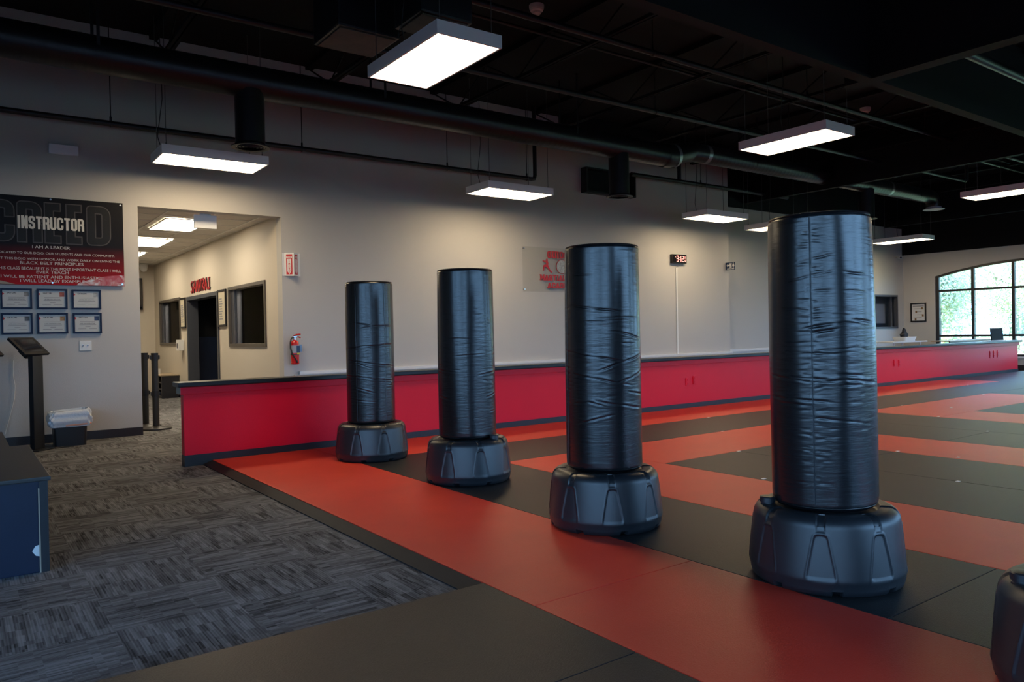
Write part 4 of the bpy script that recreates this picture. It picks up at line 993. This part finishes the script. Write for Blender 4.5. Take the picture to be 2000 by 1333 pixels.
obj('extension_cable', MB().tube([(.86, 9.93, .008), (.9, 9.95, .008), (.95, 9.98, .008), (1.05, 9.97, .008)], .006, 6), M['rubber'], label='black cord on the carpet between kiosk and bin', cat='cord')

t = thing('trash_can', 'black rectangular bin with white bag liner under the certificates', 'trash can', (1.03, 10.2, 0))
bn = MB()
def rr(x0, x1, y0, y1, r, n=6):
    out = []
    for cx_, cy_, a0 in ((x1 - r, y1 - r, 0), (x0 + r, y1 - r, PI / 2), (x0 + r, y0 + r, PI), (x1 - r, y0 + r, 1.5 * PI)):
        for k in range(n + 1): a = a0 + PI / 2 * k / n; out.append((cx_ + r * math.cos(a), cy_ + r * math.sin(a)))
    return out
def loft(levels):
    mb = MB(); n = len(levels[0][0]); v = []
    for poly, z in levels: v += [(a, b, z + (dz if False else 0)) for a, b in poly for dz in (0,)]
    f = [(i * n + k, i * n + (k + 1) % n, (i + 1) * n + (k + 1) % n, (i + 1) * n + k) for i in range(len(levels) - 1) for k in range(n)]
    mb.add(v, f + [tuple(range(n - 1, -1, -1))]); return mb
obj('bin', loft([(rr(.875, 1.19, 10.07, 10.32, .03), .0), (rr(.855, 1.21, 10.05, 10.34, .03), .38), (rr(.85, 1.215, 10.045, 10.345, .03), .385), (rr(.87, 1.195, 10.065, 10.325, .03), .38)]), M['bin'], t, True)
lv = []
for k in range(26):
    q = k / 25
    if q < .8: z = .225 + .185 * q / .8; gx = .013 + .022 * math.sin(PI * min(1, q / .8 * .9 + .08))
    else: z = .41 - .10 * (q - .8) / .2; gx = .004 - .034 * (q - .8) / .2
    poly = rr(.85 - gx, 1.215 + gx, 10.045 - gx, 10.345 + gx, .05, 14); n_ = len(poly); out = []
    for i_, (a, b) in enumerate(poly):
        t_ = 2 * PI * i_ / n_
        d_ = .009 * math.sin(5 * t_ + 14 * q) * math.sin(3.1 * q + .4) + .005 * math.sin(9 * t_ - 11 * q + 1.3 * math.sin(3 * t_)) + .0012 * math.sin(19 * t_ + 21 * q)
        c_ = Vector((a - 1.03, b - 10.195)); c_ = c_ * (1 + d_ / c_.length); out.append((1.03 + c_.x, 10.195 + c_.y))
    lv.append((out, z))
ln_ = loft(lv); ln_.f.pop()
ln_.v = [(a, b, c + (.016 * math.sin(a * 11 + 1) + .008 * math.sin(a * 37 + b * 20)) * max(0, (c - .23) / .18)) for a, b, c in ln_.v]
obj('liner', ln_, M['liner'], t, True)
obj('liner_band', MB().tube([(.98, 10.028, .243), (1.08, 10.026, .247), (1.2, 10.028, .252), (1.238, 10.06, .255)], .012, 8), M['peach'], t, True)

t = thing('storage_bench', 'low navy storage bench with dark top in the lower left corner', 'bench', (-.4, 5.4, 0))
bx1 = .372
obj('body', MB().bbox(-1.5, bx1 - .02, 4.66, 6.15, 0, .478, .004), M['navy'], t)
obj('top', MB().bbox(-1.52, bx1 + .008, 4.638, 6.175, .478, .5, .005), M['dark_top'], t)
obj('edge_strip', MB().box(bx1 - .045, bx1 - .02, 4.652, 4.661, 0, .478).box(bx1 - .02, bx1 - .006, 4.655, 6.14, 0, .478), M['base_black'], t)
obj('edge_gap', MB().box(bx1 - .050, bx1 - .044, 4.650, 4.6605, 0, .44), M['trim_end'], t)
obj('chip', MB().prism([(bx1 - .05, .085), (bx1 - .05, .145), (bx1 - .068, .14), (bx1 - .082, .115), (bx1 - .066, .09)], 0, .002, lambda u, v, w_: (u, 4.659 - w_, v)), M['paper'], t, label='pale chipped patch in the paint')
t = thing('slatted_bench', 'dark slatted bench just behind the navy storage bench at left edge', 'bench', (-.2, 7.0, 0))
for k in range(8): obj('slat', MB().bbox(.29 - .075 * k - .06, .29 - .075 * k, 6.35, 7.75, .43, .45, .004), M['dark_top'], t)
fr = MB().box(-.3, .27, 6.45, 6.5, .38, .43).box(-.3, .27, 7.6, 7.65, .38, .43)
obj('frame', fr, M['black_metal'], t)
for x in (-.28, .24):
    for y in (6.45, 7.62): obj('leg', MB().box(x - .02, x + .02, y - .02, y + .02, 0, .4), M['black_metal'], t)

def stanchion(x, y, label, ht):
    t = thing('belt_stanchion', label, 'stanchion', (x, y, 0), 'belt stanchions in the opening')
    obj('base', MB().lathe([(.19, 0), (.195, .004), (.195, .022), (.185, .028), (.06, .04), (.045, .05)], (x, y, 0), 40), M['dark_top'], t, True)
    obj('post', MB().cyl((x, y, .045), (x, y, ht - .1), .042, n=28), M['rubber'], t, True)
    obj('belt_head', MB().cyl((x, y, ht - .1), (x, y, ht), .046, n=28).bbox(x - .06, x + .06, y - .02, y + .02, ht - .085, ht - .03, .004), M['black_metal'], t, True)
    obj('lower_belt', MB().cyl((x, y, ht * .42), (x, y, ht * .42 + .09), .046, n=28).bbox(x - .058, x + .058, y - .02, y + .02, ht * .42 + .02, ht * .42 + .07, .004), M['black_metal'], t, True)
stanchion(2.14, 11.1, 'black belt stanchion in the opening, right one with round base in view', 1.03)
stanchion(2.09, 11.52, 'black belt stanchion in the opening, partly behind the wall edge', 1.03)

# ------------------------------------------------------------------ corridor things
t = thing('wall_lettering', 'red brush style SAMURAI letters above the corridor door', 'wall lettering', (XC, 14.9, 2.1))
GL = {'S': [[(.95, .95), (.6, 1.0), (.15, .8), (.25, .6), (.75, .4), (.8, .15), (.4, 0), (.0, .1)]], 'A': [[(.0, -.05), (.45, 1.0)], [(.45, 1.0), (1.0, .0)], [(.2, .38), (.8, .32)]],
      'M': [[(.05, 0), (.2, .95)], [(.2, .95), (.5, .25)], [(.5, .25), (.8, 1.0)], [(.8, 1.0), (1.0, -.08)]], 'V': [[(.0, 1.0), (.5, .0)], [(.5, 0), (1.0, 1.05)]],
      'R': [[(.2, 1.0), (.15, -.05)], [(.0, .95), (.6, 1.05), (.95, .8), (.7, .55), (.2, .48)], [(.3, .5), (1.0, .0)]], 'I': [[(.45, 1.0), (.5, 0)], [(.2, .92), (.6, 1.0)], [(.1, .02), (.7, .06)]]}
lt, ls = MB(), MB()
y0_, y1_ = 15.66, 14.2; nlet = 7
for k, ch in enumerate('SAMVRAI'):
    a0 = y0_ + (y1_ - y0_) * k / nlet; wl = (y1_ - y0_) / nlet * .80; zc = 2.12
    for st in GL[ch]:
        pts = [(-(a0 + wl * p[0]), zc + .20 * p[1]) for p in st]
        for j, (p, q) in enumerate(zip(pts[:-1], pts[1:])):
            d = Vector((q[0] - p[0], q[1] - p[1])); L_ = d.length; nn = Vector((-d.y, d.x)) / max(L_, 1e-6)
            w0, w1 = (.020, .011) if j % 2 == 0 else (.012, .020)
            P = Vector(p) - d / L_ * .008; Q = Vector(q) + d / L_ * .008
            poly = [tuple(P + nn * w0), tuple(P - nn * w0), tuple(Q - nn * w1), tuple(Q + nn * w1)]
            lt.prism(poly, .022, .026, TC); ls.prism(poly, .0, .022, TC)
obj('letter_faces', lt, M['letter_red'], t); obj('letter_returns', ls, M['letter_side'], t)
def board(y0, y1, z0, z1, label):
    t = thing('framed_board', label, 'framed board', (XC, (y0 + y1) / 2, z0))
    e = .035
    obj('frame', MB().box(XC - .03, XC - .002, y0, y0 + e, z0, z1).box(XC - .03, XC - .002, y1 - e, y1, z0, z1).box(XC - .03, XC - .002, y0, y1, z1 - e, z1).box(XC - .03, XC - .002, y0, y1, z0, z0 + e), M['black_metal'], t)
    pp = obj('sheet', MB().box(XC - .02, XC - .004, y0 + e, y1 - e, z0 + e, z1 - e), mat('ivory_sheet', (.62, .56, .42), .5), t)
    ln = MB()
    for k in range(9):
        z = z1 - .17 - k * (z1 - z0 - .25) / 9; ln.box(XC - .0212, XC - .0198, y1 - .08 - .16 - .02 * (k % 3), y1 - .07, z, z + .02)
    obj('print', ln, M['ink_soft'], pp)
board(16.16, 16.58, 1.43, 2.05, 'tall narrow framed list left of the corridor door')
board(13.3, 13.78, 1.415, 2.055, 'tall narrow framed list between the corridor door and window')
t = thing('hand_dispenser', 'white wall dispenser left of the corridor door', 'dispenser', (XC, 16.45, .98))
obj('body', MB().bbox(XC - .11, XC - .002, 16.37, 16.60, .98, 1.2, .012), M['white'], t)
obj('spout_window', MB().box(XC - .113, XC - .109, 16.45, 16.52, 1.03, 1.13), M['ink'], t)
t = thing('shelf_cabinet', 'black open sided cabinet with tan top in the corridor', 'cabinet', (3.5, 17.2, 0))
obj('carcass', MB().box(3.37, 3.70, 16.85, 16.88, 0, .46).box(3.37, 3.70, 17.62, 17.65, 0, .46).box(3.67, 3.70, 16.88, 17.62, 0, .46), M['chair_dark'], t)
obj('top', MB().bbox(3.35, 3.71, 16.83, 17.67, .46, .485, .004), M['tan_top'], t)
for z in (.03, .17, .31): obj('shelf', MB().box(3.375, 3.67, 16.88, 17.62, z, z + .018), M['chair_dark'], t)
obj('cup', MB().lathe([(.03, .485), (.04, .60), (.036, .60)], (3.43, 17.4, 0), 20), M['white'], label='small white cup on the corridor cabinet top', cat='cup')
t = thing('wall_television', 'black television on the far corridor wall, edge in view', 'television', (2.9, 19.14, 1.9))
obj('body', MB().bbox(2.3, 3.455, 19.05, 19.12, 1.905, 2.63, .008), M['black_metal'], t); obj('screen', MB().box(2.32, 3.435, 19.046, 19.051, 1.93, 2.61), M['screen'], t); obj('bracket', MB().box(2.7, 3.0, 19.12, 19.152, 2.1, 2.4), M['black_metal'], t)
t = thing('dome_camera', 'white dome security camera at the far corridor ceiling corner', 'security camera', (3.5, 18.9, 2.78))
obj('mount', MB().cyl((3.45, 18.85, 2.86), (3.45, 18.85, 2.935), .09, n=24), M['white'], t, True)
obj('dome', MB().lathe([(.01, 2.76), (.05, 2.775), (.075, 2.81), (.08, 2.86)], (3.45, 18.85, 0), 24), M['white'], t, True)
t = thing('exit_sign', 'grey backed exit sign hanging from the corridor ceiling inside the opening', 'sign', (2.77, 10.84, 2.7))
obj('housing', MB().bbox(2.622, 2.915, 10.82, 10.87, 2.715, 2.895, .006), M['fixture'], t)
obj('mount', MB().box(2.70, 2.84, 10.83, 10.86, 2.895, 2.94), M['fixture'], t)
tx = MB(); text_fit(tx, 'EXIT', -2.88, -2.66, 2.745, 2.865, 0, lambda u, v, w_: (-u, 10.871 + w_, v), .02, .002); obj('lettering', tx, M['led_red'], t)
for k, (a, b, l) in enumerate(((11.6, 12.82, 'recessed corridor ceiling light nearest the opening'), (14.0, 15.22, 'second recessed corridor ceiling light from the opening'), (16.38, 17.6, 'farthest recessed corridor ceiling light, only its tip showing'))):
    t = thing('recessed_light', l, 'ceiling light', (2.74, (a + b) / 2, 2.92), 'recessed corridor lights')
    obj('trim_frame', MB().box(2.42, 3.06, a - .02, a, 2.925, 2.937).box(2.42, 3.06, b, b + .02, 2.925, 2.937).box(2.42, 2.44, a, b, 2.925, 2.937).box(3.04, 3.06, a, b, 2.925, 2.937), M['grid'], t)
    obj('diffuser', MB().box(2.44, 3.04, a, b, 2.928, 2.937), M['troffer_light'], t)
# unseen glowing panels added to brighten the rooms behind the corridor windows
for y, l in ((12.2, 'unseen added light panel in the room behind the corridor window'), (17.6, 'unseen added light panel in the farther room behind the corridor')):
    t = thing('recessed_light', l, 'ceiling light', (5.2, y, 2.92))
    obj('diffuser', MB().box(4.3, 5.5, y - .3, y + .3, 2.945, 2.955), M['room_fill'], t)
t = thing('wall_speaker', 'black box on wall seen through the farther corridor window', 'speaker', (4.37, 18.6, 1.85))
obj('body', MB().bbox(4.15, 4.6, 18.4, 18.7, 1.85, 2.2, .01), M['black_metal'], t); obj('wall_mount', MB().box(4.3, 4.45, 18.7, 18.748, 1.95, 2.1), M['black_metal'], t)
t = thing('framed_picture', 'framed picture with red badge seen through the corridor window', 'framed picture', (4.44, 13.28, 1.1))
obj('frame', MB().box(4.27, 4.62, 13.25, 13.285, 1.13, 1.47), M['black_metal'], t); obj('print', MB().box(4.295, 4.595, 13.246, 13.251, 1.155, 1.445), M['ink_soft'], t); obj('badge', MB().box(4.31, 4.37, 13.242, 13.247, 1.28, 1.37), M['red_print'], t); obj('wall_mount', MB().box(4.4, 4.5, 13.284, 13.301, 1.2, 1.4), M['black_metal'], t)

# ------------------------------------------------------------------ right background
t = thing('framed_poster', 'framed pale poster on the wall left of the arched window', 'framed poster', (XW, 10.5, 1.3))
py0, py1, pz0, pz1 = 10.29, 10.715, 1.30, 1.83; e = .035
obj('frame', MB().box(XW - .03, XW - .002, py0, py0 + e, pz0, pz1).box(XW - .03, XW - .002, py1 - e, py1, pz0, pz1).box(XW - .03, XW - .002, py0, py1, pz1 - e, pz1).box(XW - .03, XW - .002, py0, py1, pz0, pz0 + e), M['black_metal'], t)
pp = obj('sheet', MB().box(XW - .018, XW - .004, py0 + e, py1 - e, pz0 + e, pz1 - e), M['paper'], t)
ln = MB().box(XW - .0195, XW - .0178, py0 + .06, py1 - .06, pz1 - .10, pz1 - .075)
for k in range(4): ln.box(XW - .0195, XW - .0178, py0 + .07 + .05 * (k % 2), py1 - .1 - .04 * (k % 3), pz1 - .17 - .085 * k, pz1 - .155 - .085 * k)
obj('print', ln, M['ink_soft'], pp)
ic = MB()
for y, z in ((10.40, 1.68), (10.56, 1.58), (10.38, 1.48), (10.58, 1.37)): ic.bbox(XW - .0198, XW - .0176, y - .025, y + .025, z - .03, z + .03, .0005)
obj('icons', ic, mat('brown_print', (.22, .13, .06), .6), pp)
t = thing('wall_camera', 'small white security camera high in the corner by the window wall', 'security camera', (21.37, YR, 3.1))
obj('arm', MB().tube([(21.42, YR, 3.16), (21.41, YR - .08, 3.16), (21.38, YR - .12, 3.13)], .015, 8), M['white'], t, True)
obj('body', MB().cyl((21.40, YR - .10, 3.13), (21.28, YR - .22, 3.10), .045, n=20), M['white'], t, True); obj('lens', MB().cyl((21.285, YR - .215, 3.101), (21.27, YR - .23, 3.097), .03, n=16), M['screen'], t, True)
t = thing('folding_table', 'white topped folding table behind the low wall right of nearest bag', 'table', (18.4, 9.3, 0))
obj('tabletop', MB().bbox(17.5, 19.15, 9.0, 9.6, .80, .825, .006), M['white'], t)
for x in (17.7, 18.95):
    for y in (9.08, 9.52): obj('leg', MB().tube([(x, y, .80), (x + (.08 if x > 18 else -.08), y, 0)], .014, 8), M['fixture'], t, True)
obj('white_tray', loft([(rr(18.35, 18.85, 9.15, 9.42, .05), .826), (rr(18.3, 18.9, 9.12, 9.45, .05), .93), (rr(18.33, 18.87, 9.15, 9.42, .05), .925), (rr(18.37, 18.83, 9.18, 9.39, .05), .84)]), M['white'], label='white tray on the folding table holding a dark bundle', cat='tray')
bd = bmesh.new(); bmesh.ops.create_icosphere(bd, subdivisions=3, radius=1)
for q in bd.verts:
    c = q.co; k = 1 + .18 * math.sin(5 * c.x + 2) * math.cos(4 * c.y) + .1 * math.sin(9 * c.z)
    q.co = Vector((18.58 + c.x * .12 * k, 9.285 + c.y * .065 * k, .965 + c.z * (.12 if c.z > 0 else .085) * k * (1.3 if abs(c.x) < .35 else .8)))
obj('cloth_bundle', MB().bm(bd), M['fabric_dark'], None, True, label='dark crumpled bundle heaped in the white tray', cat='bundle')
for k, (x, l) in enumerate(((19.0, 'small clear cup on the folding table right of the tray'), (19.08, 'second small clear cup at the right end of the folding table'))):
    obj('plastic_cup', MB().lathe([(.03, .826), (.04, .92), (.037, .92), (.028, .83)], (x, 9.3, 0), 16), M['paper'], label=l, cat='cup')
t = thing('desk_counter', 'long dark counter with wood edge behind the low wall by the window', 'counter', (20.4, 8.9, 0))
obj('worktop', MB().bbox(19.3, 21.8, 8.55, 9.0, .79, .815, .004), M['tan_top'], t); obj('front_panel', MB().box(19.35, 21.8, 8.57, 8.6, 0, .79), M['chair_dark'], t)
t = thing('tablet_terminal', 'dark tilted screen terminal standing on the low wall end by the window', 'screen', (19.6, 7.7, .80))
obj('stand', MB().bbox(19.1, 20.0, 7.6, 7.76, .80, .818, .005), M['white'], t)
def TT(u, v, w_):
    c, s = math.cos(.35), math.sin(.35); return (19.62 + u + v * .08, 7.68 + w_ * c + v * s * .3, .818 + v * c + w_ * -s * .2)
obj('screen_back', MB().bbox(-.22, .42, -.012, .012, 0, 1, .004, T=lambda a, b, c: TT(a, c * .30, b)), mat('matt_black_case', (.010, .010, .012), .7, spec=.08), t)

# ------------------------------------------------------------------ outside
def leaf_cloud(n, c, rad, size, seed, squash=.8):
    rg = np.random.default_rng(seed)
    nb = 26; cen = rg.normal(size=(nb, 3)); cen /= np.linalg.norm(cen, axis=1)[:, None]; cen *= (rg.random((nb, 1)) ** .5) * np.array(rad)[None] * .8; cen += np.array(c)
    pick = rg.integers(0, nb, n); p = cen[pick] + rg.normal(size=(n, 3)) * np.array(rad)[None] * .17
    a = rg.normal(size=(n, 3)); a /= np.linalg.norm(a, axis=1)[:, None]; b = np.cross(a, rg.normal(size=(n, 3))); b /= np.linalg.norm(b, axis=1)[:, None]
    s = size * (.6 + .8 * rg.random((n, 1))); a *= s; b *= s * .55
    V = np.stack([p - a, p + b, p + a, p - b], 1).reshape(-1, 3); mb = MB(); mb.v = [tuple(q) for q in V.tolist()]; mb.f = [(4 * i, 4 * i + 1, 4 * i + 2, 4 * i + 3) for i in range(n)]; return mb
def tree(x, y, h, rad, label, m, seed, n=18000, name='tree', ls=.055):
    t = thing(name, label, 'tree', (x, y, -.13), 'trees outside the arched window')
    rg = random.Random(seed); tk = MB().tube([(x, y, -.13), (x + .1, y - .05, h * .3), (x - .05, y + .1, h * .62), (x, y, h * .9)], [.2, .16, .11, .04], 10)
    for k in range(6):
        a = rg.uniform(0, 6.28); z = h * rg.uniform(.35, .6)
        tk.tube([(x, y, z), (x + math.cos(a) * rad[0] * .4, y + math.sin(a) * rad[1] * .4, z + .6), (x + math.cos(a) * rad[0] * .75, y + math.sin(a) * rad[1] * .75, z + 1.1)], [.08, .05, .02], 6)
    obj('trunk', tk, M['wood'], t, True)
    c = obj('crown', leaf_cloud(n, (x, y, max(h * .5, rad[2] + .1)), rad, ls, seed), m, t); return t
TR = [(29.5, 13.6, 5.6, (1.9, 1.8, 2.3), 'pale green tree outside filling the left arched pane', 'leaf_pale', 1), (36, 18.0, 7, (2.6, 2.6, 3.0), 'tall green tree behind the first tree outside', 'leaf', 2),
      (30.5, 9.9, 5.8, (1.9, 1.7, 2.4), 'green tree outside behind the middle arched pane', 'leaf', 3), (36.5, 13.6, 7, (2.3, 2.0, 3.1), 'big pale tree farther off outside the window', 'leaf_pale', 4),
      (30, 6.0, 5.8, (1.8, 1.8, 2.4), 'bushy tree outside at the right edge pane', 'leaf', 5), (42, 22.5, 8, (2.9, 2.8, 3.6), 'pale distant tree outside, leftmost beyond the window', 'leaf_pale', 6), (37, 9.0, 7, (2.3, 2.1, 3.1), 'distant tree outside, partly behind the right pane', 'leaf', 7),
      (44, 16.0, 9, (3.0, 3.0, 4.2), 'far pale tree outside between the first two trees', 'leaf_pale', 8), (52, 25, 10, (3.6, 3.4, 4.6), 'far tree outside beyond the leftmost trees', 'leaf_pale', 9), (45, 9.5, 9, (3.0, 2.8, 4.2), 'far tree outside behind the middle pane', 'leaf_pale', 10)]
for x, y, h, rd_, l, m, s in TR: tree(x, y, h, rd_, l, M[m], s)
for k, (x, y, l) in enumerate(((26.5, 11.9, 'low clipped shrub outside under the left pane'), (26.2, 9.5, 'low shrub outside under the middle pane'), (26.6, 7.1, 'low shrub outside near the end of the low wall'), (26.8, 14.3, 'low shrub outside far left below the window'))):
    t = thing('shrub', l, 'shrub', (x, y, -.13)); obj('foliage', leaf_cloud(1800, (x, y, .42), (.75, .8, .45), .09, 30 + k), M['leaf_pale' if k % 2 else 'leaf'], t); obj('stem', MB().cyl((x, y, -.13), (x, y, .4), .04, n=8), M['wood'], t)
struct('path_outside', MB().box(27.8, 29.2, -20, 40, -.13, -.11), M['asphalt'])

# ------------------------------------------------------------------ light
wd = bpy.data.worlds.new('sky'); sc.world = wd; wd.use_nodes = True
nt = wd.node_tree; bg = nt.nodes['Background']
tc = nd(nt, 'ShaderNodeTexCoord'); sp = nd(nt, 'ShaderNodeSeparateXYZ'); nt.links.new(tc.outputs['Generated'], sp.inputs[0])
cr = nd(nt, 'ShaderNodeValToRGB'); e = cr.color_ramp.elements
e[0].position = 0.0; e[0].color = (.33, .60, 1.0, 1); e[1].position = .7; e[1].color = (.24, .48, 1.0, 1)
nt.links.new(sp.outputs['Z'], cr.inputs[0]); nt.links.new(cr.outputs[0], bg.inputs['Color']); bg.inputs['Strength'].default_value = 4.6
sl = bpy.data.lights.new('sun', 'SUN'); sl.energy = 13.0; sl.angle = .01; sl.color = (1, .95, .86)
so = bpy.data.objects.new('sun', sl); COL.objects.link(so); so.rotation_euler = Vector((.36, -.74, -.57)).to_track_quat('-Z', 'Y').to_euler()
def portal(name, loc, d, sx, sy):
    l = bpy.data.lights.new(name, 'AREA'); l.shape = 'RECTANGLE'; l.size = sx; l.size_y = sy; l.cycles.is_portal = True
    o = bpy.data.objects.new(name, l); COL.objects.link(o); o.location = loc; o.rotation_euler = Vector(d).to_track_quat('-Z', 'Z').to_euler()
for x_, y_ in ((4.5, 12.3), (4.6, 17.5)):  # extra point lamps without fixtures, added to lift the dark side rooms
    pl_ = bpy.data.lights.new('room_fill_lamp', 'POINT'); pl_.energy = 45; pl_.color = (1, .82, .6); pl_.shadow_soft_size = .15
    po_ = bpy.data.objects.new('room_fill_lamp', pl_); COL.objects.link(po_); po_.location = (x_, y_, 2.6)
for a, b in PW:
    if b - a > .5: portal('window_portal', ((a + b) / 2, -4.72, 1.8), (0, 1, 0), b - a, 3.1)
for a, b in WWIN: portal('window_portal', (-4.72, (a + b) / 2, 1.73), (1, 0, 0), b - a, 3.2)
for a, b, yc, zs in WINS: portal('window_portal', (XW + .22, (a + b) / 2, (zs + 2.86) / 2), (-1, 0, 0), b - a, 2.5)

# ------------------------------------------------------------------ camera
cam = bpy.data.cameras.new('camera'); co = bpy.data.objects.new('camera', cam); COL.objects.link(co); sc.camera = co
cam.sensor_width = 36; cam.lens = 36 * 1483.139 / 2000; cam.clip_end = 300
yw, pt, rl = .940086894, -.0100513585, -.0196088879
f = Vector((math.cos(pt) * math.cos(yw), math.cos(pt) * math.sin(yw), math.sin(pt)))
rt = f.cross(Vector((0, 0, 1))).normalized(); up = rt.cross(f)
c_, s_ = math.cos(rl), math.sin(rl)
r2, u2 = rt * c_ + up * s_, -rt * s_ + up * c_
co.matrix_world = Matrix(((r2.x, u2.x, -f.x, 0), (r2.y, u2.y, -f.y, 0), (r2.z, u2.z, -f.z, 1.20), (0, 0, 0, 1)))

sc.view_settings.view_transform = 'Standard'; sc.view_settings.look = 'None'; sc.view_settings.gamma = 1; sc.view_settings.use_curve_mapping = False
sc.view_settings.exposure = 0.9
cy = sc.cycles
cy.use_denoising = True; cy.max_bounces = 8; cy.diffuse_bounces = 4; cy.glossy_bounces = 4; cy.transparent_max_bounces = 12; cy.sample_clamp_indirect = 6.0; cy.caustics_reflective = False; cy.caustics_refractive = False
